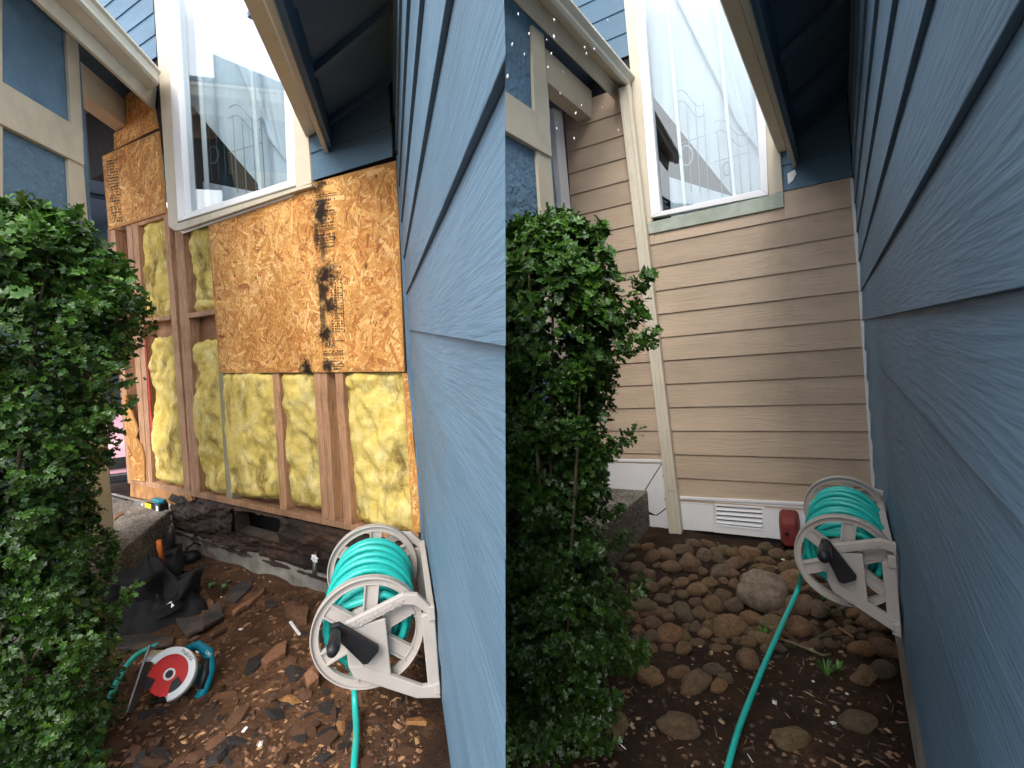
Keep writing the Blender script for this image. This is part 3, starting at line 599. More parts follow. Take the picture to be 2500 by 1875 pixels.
slab_st(bk, [(-.1, -.1), (sB, -.1), (sB, ttop), (-.1, ttop)], -.32, -.26).build('crawlspace_dark_sheet', M['felt'], wall)  # black sheet standing for the darkness inside the vent opening
slab_st(bk, [(-.1, -.7), (sB + .1, -.7), (sB + .1, tbot + .004), (-.1, tbot + .004)], -.15, -.012).build('footing', pm('old_concrete', (.30, .275, .24), .85, .3, 7, 30, .006, dirt=.95, dirtc=(.10, .06, .03), ds=4), wall, bevel=.004)
# window, upper siding, blue panel
win = window(BL, wall, [(402, -30), (706, -30), (721, 452), (434, 541)], [(420, -30), (683, -30), (701, 441), (453, 521)],
    [(474, -30, 506, 504), (600, 0, 634, 462)],
    [(372, -60), (401, -60), (434, 542), (432, 553), (411, 551)], [(707, 250), (746, 250), (760, 447), (722, 458)],
    [('curtain_and_sky_drape', [(415, -40), (720, -40), (720, 555), (415, 195)], -.14, 'sky_drape', .006, 34), ('curtain_and_sky_drape', [(490, -40), (720, -40), (720, 420), (650, 330)], -.10, 'sky_drape', .007, 15), ('curtain_and_sky_drape', [(494, 443), (720, 487), (720, 540), (500, 530)], -.15, 'sky_drape', .01, 24)], '')  # slanting drape edge draws the reflected sky against a dark roof
leaded(BL, win, 600, 275, 470, 40, -.08); leaded(BL, win, 530, 250, 440, 30, -.3, (520, 378), 13)
slab(bk, [(411, 553), (434, 545), (722, 458), (760, 449), (760, 455), (722, 466), (440, 562), (425, 563)], .001, .05).build('window_sill', M['cream'], wall, bevel=.002)
slab(bk, [(436, 563), (722, 468), (716, 478), (446, 570)], .012, .02).build('nail_flange', M['vinyl'], wall)
s_l = SX(385, 100); t = TX(378, 147)
ex = TX(376, 92) - TX(378, 147); k = 0
while t + k * ex < TX(374, -90): lap(bk, s_l + .0005, s_l + 1.2, t + k * ex, ex, M['blue'], wall); k += 1
slab_st(bk, [(s_l - .02, t - .7), (s_l + 1.4, t - .7), (s_l + 1.4, t + 2.2), (s_l - .02, t + 2.2)], -.1, -.002).build('wall_sheathing', M['felt'], wall)
sl0 = SX(757, 400); sl1 = -.02
t0 = TX(860, 415)
for j in range(5): lap(bk, sl1, sl0, t0 + .17 * j, .17, M['blue'], wall)
slab_st(bk, [(-.1, t0 + .02), (sl0 + .1, t0 + .02), (sl0 + .1, t0 + 1.9), (-.1, t0 + 1.9)], -.1, -.002).build('wall_sheathing', M['felt'], wall)
slab_st(bk, [(SX(975, 700), -.4), (-.12, -.4), (-.12, 4.2), (SX(970, 300), 4.2)], -.02, -.004).build('corner_paper', M['felt'], wall)
# blue side wall
def blue_wall(bay, first_px, ex, n_dn, n_up, s_end, k1, lab, core, trim_w):
    pl = bay.blue; root = thing('blue_siding_wall', bay.B, lab, 'wall'); t0 = pl.st(*first_px)[1]
    for j in range(-n_dn, n_up): lap(pl, 0.0, s_end, t0 + j * ex, ex, M['blue'], root, k1=k1)
    return root, t0
EX = .196
pB = BL.blue; t_b = (TX(1005, 805))
kA = pB.M @ (pB.hit(1235, 0, .0185) - pB.O); kB = pB.M @ (pB.hit(1235, 1875, .0185) - pB.O)
sN = kA.x - .03; rake = lambda t: sN + max(0.0, t - 2.04) / (3.55 - 2.04) * -sN
slant = lambda t: max(rake(t), kA.x + (kB.x - kA.x) * (t - kA.y) / (kB.y - kA.y))        # the wing wall's free end, top raked to let sky light past
bw = thing('blue_siding_wall', BL.B, 'blue wood-grain lap siding wall behind the reel beside the torn-open wall', 'wall')
for j in range(-7, 10): lap(pB, -.012, 0, t_b + j * EX, EX, M['blue'], bw, k1=4.6, slant=slant)
tl_ = t_b - 7 * EX - .02; ts_ = [tl_ + (3.45 - tl_) * k / 14 for k in range(15)]
fr_ = [(slant(t) + .0185 * 4.6 + .02, t) for t in ts_] + [(.03, 3.45), (.03, tl_)]; sh_ = lambda s_, t, q: min(.03, s_ + q * 4.7) if s_ < .02 else s_
MB().loft([[pB.P(min(s_, .03), t, -.001) for s_, t in fr_], [pB.P(sh_(s_, t, .09), t, -.09) for s_, t in fr_]]).build('wall_core', M['white'], bw)  # unseen back made white to bounce light into the finished bay
slab(bk, [(967, 380), (986, 380), (1010, 911), (1024, 1080), (1044, 1420), (1034, 1420), (1013, 1080), (994, 911)], .001, .014).build('corner_board', M['blue_flat'], bw, bevel=.002)
eave(BL, 'cream gutter and dark blue soffit over the wall with exposed sheathing', [(749, 340), (771, 329), (793, 377), (803, 375)], ((801, 300), (972, 182)), (.03, .62, 1.15), 1.7)
# porch on the left
prL, plL = porch(BL, (418, 1243), (277, 1279), .345, None,
    [(-420, -330), (184, -20), (279, 1304), (-420, 1796)],
    [('trim_board', [(160, 60), (190, 80), (203, 335), (176, 305)], .022), ('trim_band', [(-420, -60), (-2, 194), (163, 294), (203, 319), (206, 404), (-2, 300), (-420, 120)], .035), ('trim_board', [(166, 384), (204, 403), (279, 1304), (228, 1340)], .022), ('trim_board', [(-60, -80), (6, -30), (9, 700), (-50, 800)], .02)],
    [(306, 243), (308, 309), (284, 322), (282, 256)], .72, ((374, 181), (-60, 436)), [(380, 268), (385, 215), (379, 212), (374, 270)], ((383, 240), (404, 229), (411, 192)), .14,
    'blue stucco porch wall with cream trim left of the opened wall', 'cream rain gutter ending at the window of the opened wall', 'grey concrete porch step with a spirit level lying on it', SL=1.7)
# porch recess behind: far wall in shade
pw = Plane(BL.C + BL.V * 2.6, BL.U); rs = thing('porch_recess_wall', pw.hit(240, 900), 'shaded blue lap siding seen between porch post and stud wall', 'wall')
ps0 = pw.st(330, 600)[0]
for j in range(24): lap(pw, ps0, ps0 + 2.2, .4 + j * .2, .2, M['blue'], rs)
slab_st(pw, [(ps0 - .02, -.2), (ps0 + 2.3, -.2), (ps0 + 2.3, 5.2), (ps0 - .02, 5.2)], -.1, -.003).build('wall_core', M['blue_flat'], rs)
slab(pw, [(262, 560), (281, 556), (303, 900), (284, 905)], -.002, .03).build('trim_board', M['white'], rs, bevel=.003)
rb0 = pw.P(ps0 - .3, 0, -.2); MB().prism([pw.P(ps0 - .6, 3.75, -.3), pw.P(ps0 + 3.2, 3.75, -.3), pw.P(ps0 + 3.2, 3.75, 2.4), pw.P(ps0 - .6, 3.75, 2.4)], V3((0, 0, .06))).build('recess_shade_ceiling', M['blue_flat'], rs)  # ceiling added to keep the recess dark
MB().prism([pw.P(ps0 + 2.25, -.3, 0), pw.P(ps0 + 2.25, -.3, 2.2), pw.P(ps0 + 2.25, 3.74, 2.2), pw.P(ps0 + 2.25, 3.74, 0)], BL.U * .1).build('recess_shade_wall', M['blue_flat'], rs)  # side wall added to shut daylight out of the recess
# reel and hose
reelL, CLf, toWL, LnL = reel(BL, (899, 1543), 1.80, (914, 1375), 2.27, .2, 'taupe hose reel with raised crank on blue wall beside wood debris', 'teal hose wound on the reel and trailing past the circular saw', 133,
    [at_z(845, 1590, .35), at_z(862, 1640, .14), at_z(867, 1720, .0), at_z(868, 1830, -.02), at_z(820, 2100, -.03), at_z(560, 2350, -.03), at_z(300, 2200, -.03), at_z(235, 1900, -.02), at_z(248, 1780, -.015), at_z(275, 1690, -.005), at_z(300, 1640, .0), at_z(335, 1599, -.005), at_z(385, 1575, -.03)])
# hose bib
hb = thing('hose_bib', bk.hit(765, 1405, .05), 'outdoor tap with white handle on the rotten beam', 'tap')
MB().tube([bk.hit(775, 1348, -.03), bk.hit(772, 1350, .03), bk.hit(768, 1358, .075)], .011, 10).build('supply_pipe', M['chip'], hb, smooth=True)
hc = bk.hit(768, 1364, .08); hd = MB()
for i in range(6):
    a = i * 1.0472 + .2; d = (-bk.A) * math.cos(a) + ZUP * math.sin(a) * .8; hd.tube([hc, hc + d * .022, hc + d * .031], [.008, .009, .006], 8)
hd.ring(hc - bk.n * .006, -bk.A, ZUP, bk.n, .006, .02, .012, n=20); hd.build('handle', M['white'], hb, smooth=True)
MB().tube([hc + ZUP * -.01 - bk.n * .01, hc - ZUP * .035, hc - ZUP * .06 + bk.n * .004, hc - ZUP * .10 + bk.n * .008], [.012, .014, .017, .013], 12).build('spout', M['brass'], hb, smooth=True)
# spirit level and battery tool on the step
zs = BL.back.P(*BL.back.st(418, 1243)).z - .01
a, b = at_z(274, 1218, zs), at_z(382, 1247, zs); e = (b - a).normalized(); q = V3((0, 0, 1)).cross(e).normalized(); Lc = (b - a).length
lv = thing('spirit_level', a, 'silver spirit level with yellow vial lying on the concrete step', 'spirit level')
zl = V3((0, 0, 1)); H_ = .052
for z0, nm in ((.004, 'rail'), (H_ - .004, 'rail')): MB().box(a + e * Lc / 2 + zl * z0, e, q, zl, Lc / 2, .012, .004).build(nm, M['steel'], lv, bevel=.001)
for f0, f1, mt, nm in ((.0, .36, 'black', 'web'), (.55, .66, 'steel', 'web'), (.66, .80, 'steel', 'web'), (.80, .93, 'yellow', 'vial_block'), (.93, 1.0, 'black', 'end_cap')):
    MB().box(a + e * Lc * (f0 + f1) / 2 + zl * H_ / 2, e, q, zl, Lc * (f1 - f0) / 2 - .0005, .009 if nm == 'web' else .0135, H_ / 2 - (.008 if nm == 'web' else .0)).build(nm, M[mt], lv, bevel=.0015)
MB().ring(a + e * Lc * .73 + zl * H_ / 2 - q * .0125, e, zl, q, .008, .013, .004, n=24).build('vial_ring', M['white'], lv)
c = at_z(404, 1240, zs) - BL.V * .07; bt = thing('battery_tool', c, 'black and teal cordless tool battery beside the spirit level', 'power tool')
MB().box(c + zl * .034, e, q, zl, .05, .036, .034).build('battery_case', M['black'], bt, bevel=.008)
MB().prism([c + zl * .066 + e * x + q * y for x, y in ((-.13, -.02), (.02, -.03), (.045, .0), (.02, .03), (-.13, .03))], zl * .03).build('tool_body', M['teal'], bt, bevel=.01)
MB().box(c + zl * .034 - q * .0365 + e * .01, e, zl, q, .02, .02, .0008).build('label_plate', M['white'], bt)
# ================================================================ THE FINISHED BAY
br = BR.back; SR = lambda u, v: br.st(u, v)[0]; TR = lambda u, v: br.st(u, v)[1]
tw = thing('tan_siding_wall', BR.C, 'house wall in new tan lap siding with white skirt board', 'wall')
ex = (TR(2091, 574) - TR(2126, 1053)) / 7; tb = TR(2132, 1120)          # lap exposure and the height of one butt line
sL, sR, tS, tP = SR(1596, 540), SR(1913, 490), TR(1700, 545), TR(2000, 450)
s_far = SR(1390, 420); s_cn = SR(2108, 800); t_skR = TR(1850, 1229); t_skL = TR(1540, 1126); t_eave = TR(1508, 232); s_step = SR(1618, 1150)
for j in range(-4, 17):
    t = tb + j * ex; top = t + ex + .02
    if top < t_skR: continue
    if t > t_eave: break
    segs = []
    if top < tS - .005: segs = [(s_cn, s_far, top)]
    elif t < tS: segs = [(s_cn, sR, min(top, tP)), (sR, sL, min(top, tS)), (sL, s_far, top)]
    else: segs = [(sL + .0005, s_far, top)] + ([(s_cn, sR, min(top, tP))] if t < tP - .02 else [])
    for s0, s1, tp in segs:
        lo = max(t, t_skR - .03)
        if s1 > s_step and t < t_skL:       # over the porch step the skirt is taller
            if s0 < s_step: lap(br, s0, s_step, lo, ex, M['tan'], tw, top=tp, th=.022)
            if tp > t_skL + .02: lap(br, s_step, s1, t_skL - .01, ex, M['tan'], tw, top=tp, th=.022)
        else: lap(br, s0 + .0006, s1, lo, ex, M['tan'], tw, top=tp, th=.022)
for q in ([(s_cn - .15, -.6), (s_far, -.6), (s_far, tS + .02), (s_cn - .15, tS + .02)], [(sL - .03, tS), (s_far, tS), (s_far, t_eave + 2.5), (sL - .03, t_eave + 2.5)], [(s_cn - .15, tS), (sR + .02, tS), (sR + .02, t_eave + 1.5), (s_cn - .15, t_eave + 1.5)]):
    slab_st(br, q, -.1, -.003).build('wall_sheathing', M['felt'], tw)
# skirt, vent, caulk line
for q in ([(1503, 1127), (1617, 1128), (1571, 1200), (1568, 1215), (1430, 1205), (1440, 1126)], [(1619, 1129), (1640, 1129), (1657, 1217), (1602, 1258), (1585, 1250), (1570, 1216), (1574, 1200)], [(1603, 1261), (1659, 1218), (1742, 1222), (1744, 1299), (1668, 1293), (1580, 1287), (1580, 1258)]):
    slab(br, q, .001, .021).build('skirt_board', M['white'], tw, bevel=.002)
slab(br, [(1743, 1284), (1870, 1297), (1870, 1313), (1743, 1299.5)], .001, .021).build('skirt_board', M['white'], tw)
slab(br, [(1743, 1222), (1866, 1228), (1866, 1237), (1743, 1230)], .001, .021).build('skirt_board', M['white'], tw)
slab(br, [(1864, 1228), (1866, 1228), (1975, 1234), (2140, 1243), (2140, 1342), (1954, 1323), (1871, 1313)], .001, .021).build('skirt_board', M['white'], tw, bevel=.002)
slab(br, [(1430, 1120), (1640, 1123), (1640, 1129.5), (1430, 1126)], .001, .028).build('drip_cap', M['white'], tw, bevel=.002)
slab(br, [(1656, 1212), (2140, 1236), (2140, 1243), (1656, 1218.5)], .001, .030).build('drip_cap', M['white'], tw, bevel=.002)
slab(br, [(2096, 700), (2105, 700), (2140, 1200), (2130, 1200)], .012, .03).build('caulk_bead', M['caulk'], tw)
slab(br, [(2075, 436), (2083, 436), (2105, 701), (2096, 701)], .012, .03).build('caulk_bead', M['caulk'], tw)
vt = thing('foundation_vent', br.hit(1805, 1290), 'white louvred vent set in the white skirt board', 'vent')
for q in ([(1744, 1230), (1866, 1238), (1866, 1243), (1744, 1235)], [(1744, 1279), (1869, 1292), (1870, 1297), (1744, 1284)], [(1744, 1235), (1749, 1235.5), (1749, 1279.6), (1744, 1279)], [(1860, 1243), (1866, 1243), (1869, 1291.5), (1862, 1291)]):
    slab(br, q, .002, .026).build('vent_frame', M['vinyl'], vt, bevel=.0015)
for i in range(4):
    y0 = 1236.5 + i * 10.6; y1 = 1243 + i * 11.7; p = [br.hit(1749, y0, .004), br.hit(1861, y1, .004), br.hit(1861, y1 + 8.6, .026), br.hit(1749, y0 + 7.6, .026)]
    MB().prism(p, V3((0, 0, -.004))).build('louvre', M['vinyl'], vt)
slab(br, [(1744, 1230), (1868, 1238), (1869, 1296), (1744, 1284)], -.01, .001).build('vent_backing', M['felt'], vt)
# window, green sill, blue panel above, upper blue siding
winR = window(BR, tw, [(1547, -40), (1858, -40), (1876, 476), (1589, 532)], [(1566, -40), (1830, -40), (1857, 463), (1613, 516)],
    [(1625, -40, 1672, 504), (1748, -10, 1793, 478)],
    [(1517, -60), (1546, -60), (1589, 533), (1591, 540), (1578, 548), (1560, 400)], [(1862, 250), (1896, 250), (1912, 466), (1877, 477)],
    [('curtain_and_sky_drape', [(1545, -50), (1880, -50), (1880, 592), (1545, 174)], -.14, 'sky_drape', .006, 34), ('curtain_and_sky_drape', [(1630, -50), (1880, -50), (1880, 400), (1800, 300)], -.10, 'sky_drape', .007, 15), ('curtain_and_sky_drape', [(1634, 432), (1880, 508), (1880, 560), (1640, 560)], -.15, 'sky_drape', .01, 24)], '')  # drapes cut to the outline of the sky reflection, one a real curtain
leaded(BR, winR, 1685, 240, 470, 36, -.09, (1676, 380), 15); leaded(BR, winR, 1785, 312, 480, 42, -.09, (1775, 412), 10)
slab(br, [(1578, 546), (1589, 542), (1876, 477), (1912, 466), (1914, 505), (1581, 572)], .0012, .03).build('window_sill', M['sage'], tw, bevel=.003)
t = TR(1529, 140); exb = TR(1524, 84) - TR(1529, 140); k = 0
while t + k * exb < TR(1520, -120): lap(br, SR(1537, 100) + .0005, SR(1537, 100) + 1.3, t + k * exb, exb, M['blue'], tw); k += 1
for j in range(5): lap(br, s_cn + .004, sR - .0005, tP + .002 + .17 * j, .17, M['blue'], tw)
slab(br, [(1922, 424), (1940, 414), (1944, 424), (1936, 440), (1924, 450)], .019, .0205).build('paint_patch', M['caulk'], tw)
# side wall, eave, porch
pR = BR.blue; tbr = TR(2114, 781); seR = -3.62; EXR = .183
bwr = thing('blue_siding_wall', BR.B, 'blue wood-grain lap siding wall meeting the new tan siding', 'wall')
for j in range(-6, 16): lap(pR, -.01, seR, tbr + j * EXR, EXR, M['blue'], bwr)
A0 = pR.P(.02, 0, -.001); E0 = pR.P(seR, 0, -.001)
MB().prism([V3((p.x, p.y, tbr - 6 * EXR - .02)) for p in (A0, E0, E0 - pR.n * .15, A0 - pR.n * .15)], V3((0, 0, 23 * EXR))).build('wall_core', M['blue_flat'], bwr)
MB().prism([pR.P(.01, -.5, .004), pR.P(seR, -.5, .004), pR.P(seR, tbr - 6 * EXR - .002, .004), pR.P(.01, tbr - 6 * EXR - .002, .004)], -pR.n * .1).build('footing', M['concrete'], bwr)
slab(br, [(2083, 440), (2092, 440), (2145, 1240), (2139, 1240)], .001, .016).build('corner_board', M['blue_flat'], bwr, bevel=.002)
eave(BR, 'cream gutter and dark blue soffit above the new tan siding', [(1900, 376), (1922, 370), (1937, 411), (1946, 409)], ((1941, 330), (2086, 205)), (.03, .55, 1.1), 2.3)
prR, plR = porch(BR, (1583, 1196), (1406, 1222), .385, None,
    [(1150, -160), (1324, 10), (1406, 1222), (1150, 1455)],
    [('trim_board', [(1299, 60), (1328, 85), (1344, 300), (1305, 272)], .022), ('trim_band', [(1150, 162), (1234, 222), (1304, 270), (1342, 296), (1348, 384), (1234, 319), (1150, 270)], .035), ('trim_board', [(1310, 363), (1345, 383), (1406, 1222), (1370, 1254)], .022)],
    [(1445, 222), (1447, 291), (1414, 300), (1410, 236)], .75, ((1498, 168), (1180, 340)), [(1508, 245), (1513, 195), (1508, 192), (1503, 247)], ((1508, 210), (1541, 219), (1552, 187)), .02,
    'blue stucco porch wall with cream trim left of the tan siding', 'cream rain gutter feeding the downspout beside the window', 'grey concrete porch step beside the river rocks', SL=1.15, GL=2.15)
slab(plR, [(1352, 262), (1372, 270), (1397, 545), (1378, 560)], -.25, -.2).build('inner_post', M['white'], prR, bevel=.004)
pwr = Plane(BR.C + BR.V * 2.2, BR.U); rsr = thing('porch_recess_wall', pwr.hit(1340, 900), 'dark blue siding deep in the porch beside tan siding', 'wall')
ps0 = pwr.st(1470, 600)[0]
for j in range(25): lap(pwr, ps0, ps0 + 2.2, .2 + j * .2, .2, M['blue'], rsr)
MB().prism([pwr.P(ps0 - .3, 3.75, -.3), pwr.P(ps0 + 1.8, 3.75, -.3), pwr.P(ps0 + 1.8, 3.75, 1.9), pwr.P(ps0 - .3, 3.75, 1.9)], V3((0, 0, .06))).build('recess_shade_ceiling', M['blue_flat'], rsr)  # added cover that darkens this recess too
MB().prism([pwr.P(ps0 + 1.6, -.3, 0), pwr.P(ps0 + 1.6, -.3, 1.8), pwr.P(ps0 + 1.6, 3.74, 1.8), pwr.P(ps0 + 1.6, 3.74, 0)], BR.U * .1).build('recess_shade_wall', M['blue_flat'], rsr)  # added closure on the open side, blocks light
# downspout
ds = thing('downspout', br.hit(1651, 1306, .08), 'cream rectangular downspout running down the tan siding', 'downspout')
def duct(pts, wx, wy, name):
    rings = []
    for (u, v, off) in pts:
        c = br.hit(u, v, off); rings.append([c + br.A * x + br.n * y for x, y in ((-wx, -wy), (-wx * .6, -wy * .86), (-wx * .2, -wy), (wx * .2, -wy), (wx, -wy), (wx, wy), (wx * .45, wy), (wx * .35, wy * .82), (-wx * .35, wy * .82), (-wx * .45, wy), (-wx, wy))])
    return MB().loft(rings).build(name, M['gutter'], ds, bevel=.002)
duct([(1526, 214, .075), (1527, 224, .075), (1640, 1196, .062)], .043, .03, 'pipe'); duct([(1640, 1197, .062), (1651, 1300, .066)], .046, .033, 'lower_pipe')
for (u, v) in ((1553, 450),): slab(br, [(u - 16, v), (u + 18, v - 6), (u + 18, v + 2), (u - 16, v + 8)], .02, .026).build('strap', M['gutter'], ds)
bc = br.hit(1652, 1322, .07); dr = thing('drain_pipe', bc, 'black plastic drain collar under the downspout', 'drain')
MB().tube([bc + V3((0, 0, -.06)), bc + V3((0, 0, .012)), bc + V3((0, 0, .02))], [.058, .058, .05], 20).build('collar', M['black'], dr, smooth=False)
MB().ring(bc + V3((0, 0, .01)), V3((1, 0, 0)), V3((0, 1, 0)), ZUP, .04, .068, .012, n=24).build('rim', M['black'], dr)
# faucet cover
fp = [(.50, .0), (.9, .04), (1.0, .2), (.92, .75), (.86, .95), (.5, 1.0)]
def cover():
    rings = []; c = br.hit(1928, 1280, .02); W_, H2 = .062, .105
    for d, k in ((0, .86), (.01, 1.0), (.05, 1.0), (.10, .90), (.13, .74), (.137, .55)):
        sec = [(-.72, -1), (.72, -1), (.95, -.8), (1, .3), (.92, .8), (.7, 1), (-.7, 1), (-.92, .8), (-1, .3), (-.95, -.8)]
        rings.append([c - br.A * x * W_ * k * (1 if y > -.9 else .92) + ZUP * (y * H2 * k - d * .16) + br.n * d for x, y in sec])
    return MB().loft(rings)
fcv = thing('faucet_cover', br.hit(1928, 1318, .02), 'dark red insulated faucet cover on the white skirt board', 'faucet cover')
cover().build('shell', M['faucet'], fcv, bevel=.006, smooth=True)
cc = br.hit(1921, 1303, .155); MB().tube([cc, cc + br.n * .012], .011, 12).build('toggle', M['black'], fcv)
# reel and hose
reelR, CRf, toWR, LnR = reel(BR, (2064, 1368), 1.74, (2060, 1254), 2.19, .158, 'taupe hose reel with lowered crank on blue wall above the river rocks', 'teal hose wound on the reel and running over the river rocks', 118,
    [at_z(1962, 1370, .36), at_z(1950, 1432, .15), at_z(1925, 1490, .09), at_z(1880, 1590, .07), at_z(1838, 1690, .05), at_z(1800, 1790, .03), at_z(1770, 1900, .0)])
# ================================================================ TOOLS AND DEBRIS ON THE GROUND OF THE OPENED BAY
def GP(u, v, dz=0.0):
    p = at_z(u, v, -.04)
    for _ in range(3): p = at_z(u, v, gz(p.x, p.y) + dz)
    return p
# circular saw lying against the ground, blade side to the viewer
C = at(414, 1646, 2.27); vd = (EYEP - C).normalized(); f_ = (vd + V3((-.25, 0, .1))).normalized(); e1 = V3((1, 0, 0)) - f_ * f_.x; e1.normalize(); e2 = f_.cross(e1); e2 = e2 if e2.z > 0 else -e2
sw = thing('circular_saw', V3((C.x, C.y, -.05)), 'circular saw with red blade and white guard at the foot of the debris', 'circular saw')
R_ = .108
gd = MB(); gd.ring(C - f_ * .03, e1, e2, f_, R_ * .80, R_, .045, -75, 150, 40); gd.ring(C + f_ * .012, e1, e2, f_, R_ * .72, R_ * .98, .006, -75, 150, 40)
gd.build('upper_guard', M['sawwhite'], sw, bevel=.003)
MB().prism([C - f_ * .034 + (e1 * math.cos(a) + e2 * math.sin(a)) * R_ * .97 for a in [math.radians(x) for x in range(-80, 156, 8)]], f_ * .006).build('guard_plate', M['sawwhite'], sw)
bd_ = MB(); n_ = 24
bd_.prism([C + (e1 * math.cos(6.2832 * i / (2 * n_)) + e2 * math.sin(6.2832 * i / (2 * n_))) * R_ * (.80 if i % 2 else .76) for i in range(2 * n_)], f_ * .003)
bd_.build('blade', M['red'], sw); MB().ring(C + f_ * .0035, e1, e2, f_, .016, .024, .001, n=32).build('blade_ring', M['sawwhite'], sw)
MB().tube([C, C + f_ * .014], .015, 6).build('arbor_bolt', M['black'], sw, bevel=.001)
MB().prism([C + f_ * .006 + e1 * x + e2 * y for x, y in ((-.088, -.005), (-.05, -.02), (-.058, -.05), (-.085, -.06))], f_ * .004).build('guard_lever', M['black'], sw)
MB().prism([C + f_ * .006 + e1 * x + e2 * y for x, y in ((.02, -.03), (.04, -.012), (.062, -.035), (.05, -.075), (.02, -.07))], f_ * .006).build('lower_guard', M['black'], sw, bevel=.002)
MB().box(C - e1 * .118 - e2 * .01 - f_ * .03, e2, f_, e1, .125, .05, .0035).build('base_plate', M['steel'], sw, bevel=.001)
MB().prism([C - e1 * .114 + e2 * y + f_ * z for y, z in ((.06, -.02), (.10, -.02), (.07, .012), (.05, .012))], e1 * .05).build('depth_bracket', M['steel'], sw, bevel=.002)
MB().tube([C - f_ * .04 + e1 * .03, C - f_ * .07 + e1 * .04, C - f_ * .16 + e1 * .06, C - f_ * .18 + e1 * .065], [.05, .055, .05, .036], 18).build('motor_housing', M['teal'], sw, smooth=True)
MB().tube([C - f_ * .08 + e1 * .01 + e2 * .10, C - f_ * .09 + e1 * .06 + e2 * .125, C - f_ * .08 + e1 * .12 + e2 * .09, C - f_ * .07 + e1 * .15 + e2 * .02, C - f_ * .07 + e1 * .15 - e2 * .05, C - f_ * .07 + e1 * .13 - e2 * .11], [.016, .021, .024, .023, .02, .026], 14).build('handle', M['teal'], sw, smooth=True)
MB().tube([C - f_ * .05 + e1 * .125 + e2 * .06, C - f_ * .045 + e1 * .138 + e2 * .0, C - f_ * .045 + e1 * .135 - e2 * .06], [.014, .018, .014], 12).build('grip_pad', M['black'], sw, smooth=True)
MB().box(C - f_ * .08 + e1 * .15 - e2 * .15, e1, e2, f_, .045, .035, .035).build('battery', M['black'], sw, bevel=.008)
an = math.radians(-36); tx = e1 * math.cos(an) + e2 * math.sin(an); ty = e2 * math.cos(an) - e1 * math.sin(an)
text_mesh('makita', .026, C + (e1 * .53 + e2 * .72) * R_ * .955 + f_ * .0186, tx, ty, f_).build('lettering', M['black'], sw)
text_mesh('LXT', .017, C - f_ * .054 + e1 * .127 + e2 * .082, tx, ty, f_).build('lettering', M['white'], sw)
# tool belt: slumped pouches, belt loop, tools
pb = GP(374, 1512); tb_ = thing('tool_belt', pb, 'slumped black canvas tool belt with pouches beside the concrete step', 'tool belt')
def pouch(c, ex, ey, ez, w_, d_, h_, name, seed, flare=1.15, mat='fabric', lean=V3((0, 0, 0))):
    rings = []
    for j in range(9):
        t = j / 8; k = (.72 + .36 * math.sin(min(1, t * 1.3) * 1.57)) * (1 + (flare - 1) * t); rg_ = []
        for i in range(22):
            a = 6.2832 * i / 22; x = math.copysign(abs(math.cos(a)) ** .7, math.cos(a)); y = math.copysign(abs(math.sin(a)) ** .7, math.sin(a))
            p = c + ex * x * w_ * k + ey * y * d_ * k + ez * (t * h_) + lean * t * t; n3 = noise.noise_vector(p * 14 + V3((seed, 0, 0)))
            rg_.append(p + n3 * .022 + noise.noise_vector(p * 33) * .008)
        rings.append(rg_)
    rim_ = [[q + (c + ez * h_ + lean - q) * .12 - ez * .006 for q in rings[-1]], [q + (c + ez * h_ + lean - q) * .25 - ez * .06 for q in rings[-1]], [q + (c + ez * h_ + lean - q) * .9 - ez * .09 for q in rings[-1]]]
    return MB().loft(rings + rim_).build(name, M[mat], tb_, smooth=True)
X_, Y_ = V3((1, 0, 0)), V3((0, 1, 0)); sl_ = V3((.0, -.25, .97)).normalized()
hp = MB(); NA, NR = 72, 26
for j in range(NR + 1):
    for i in range(NA):
        a = 6.28319 * i / NA; t = j / NR; rr_ = .22 * t * (1 + .22 * math.sin(3 * a + 1) + .12 * math.sin(5 * a)); p = V3((math.cos(a) * rr_ * 1.15, math.sin(a) * rr_, 0))
        rid = abs(noise.noise(V3((p.x * 11, p.y * 11, 2.0)))) + .5 * abs(noise.noise(V3((p.x * 24, p.y * 24, 5.0)))); q = pb + p + V3((-.01, 0, .38 * (1 - t ** 1.5) + (.5 - rid) * .13 * (1 - t * .6) - .03)); hp.v.append(q + noise.noise_vector(q * 18) * .012)
hp.f = [(j * NA + i, j * NA + (i + 1) % NA, (j + 1) * NA + (i + 1) % NA, (j + 1) * NA + i) for j in range(NR) for i in range(NA)]
hp.build('crumpled_canvas', M['fabric'], tb_, smooth=True)
pouch(pb + V3((-.02, .0, .0)), X_, Y_, sl_, .10, .075, .34, 'main_pouch', 1, 1.2)
pouch(pb + V3((-.13, -.05, .0)), V3((.95, .2, .1)).normalized(), Y_, V3((-.15, -.2, .95)).normalized(), .055, .06, .26, 'side_pouch', 5, 1.05)
pouch(pb + V3((-.085, -.10, .0)), X_, Y_, V3((-.05, -.2, .95)).normalized(), .05, .055, .21, 'side_pouch', 9, 1.05)
pouch(pb + V3((.10, .03, .0)), V3((.9, -.2, .3)).normalized(), Y_, V3((.35, .1, .9)).normalized(), .09, .065, .26, 'side_pouch', 13, 1.1)
pouch(pb + V3((.02, .16, .06)), X_, Y_, V3((-.05, .1, 1)).normalized(), .055, .04, .30, 'tool_sleeve', 17, 1.0)
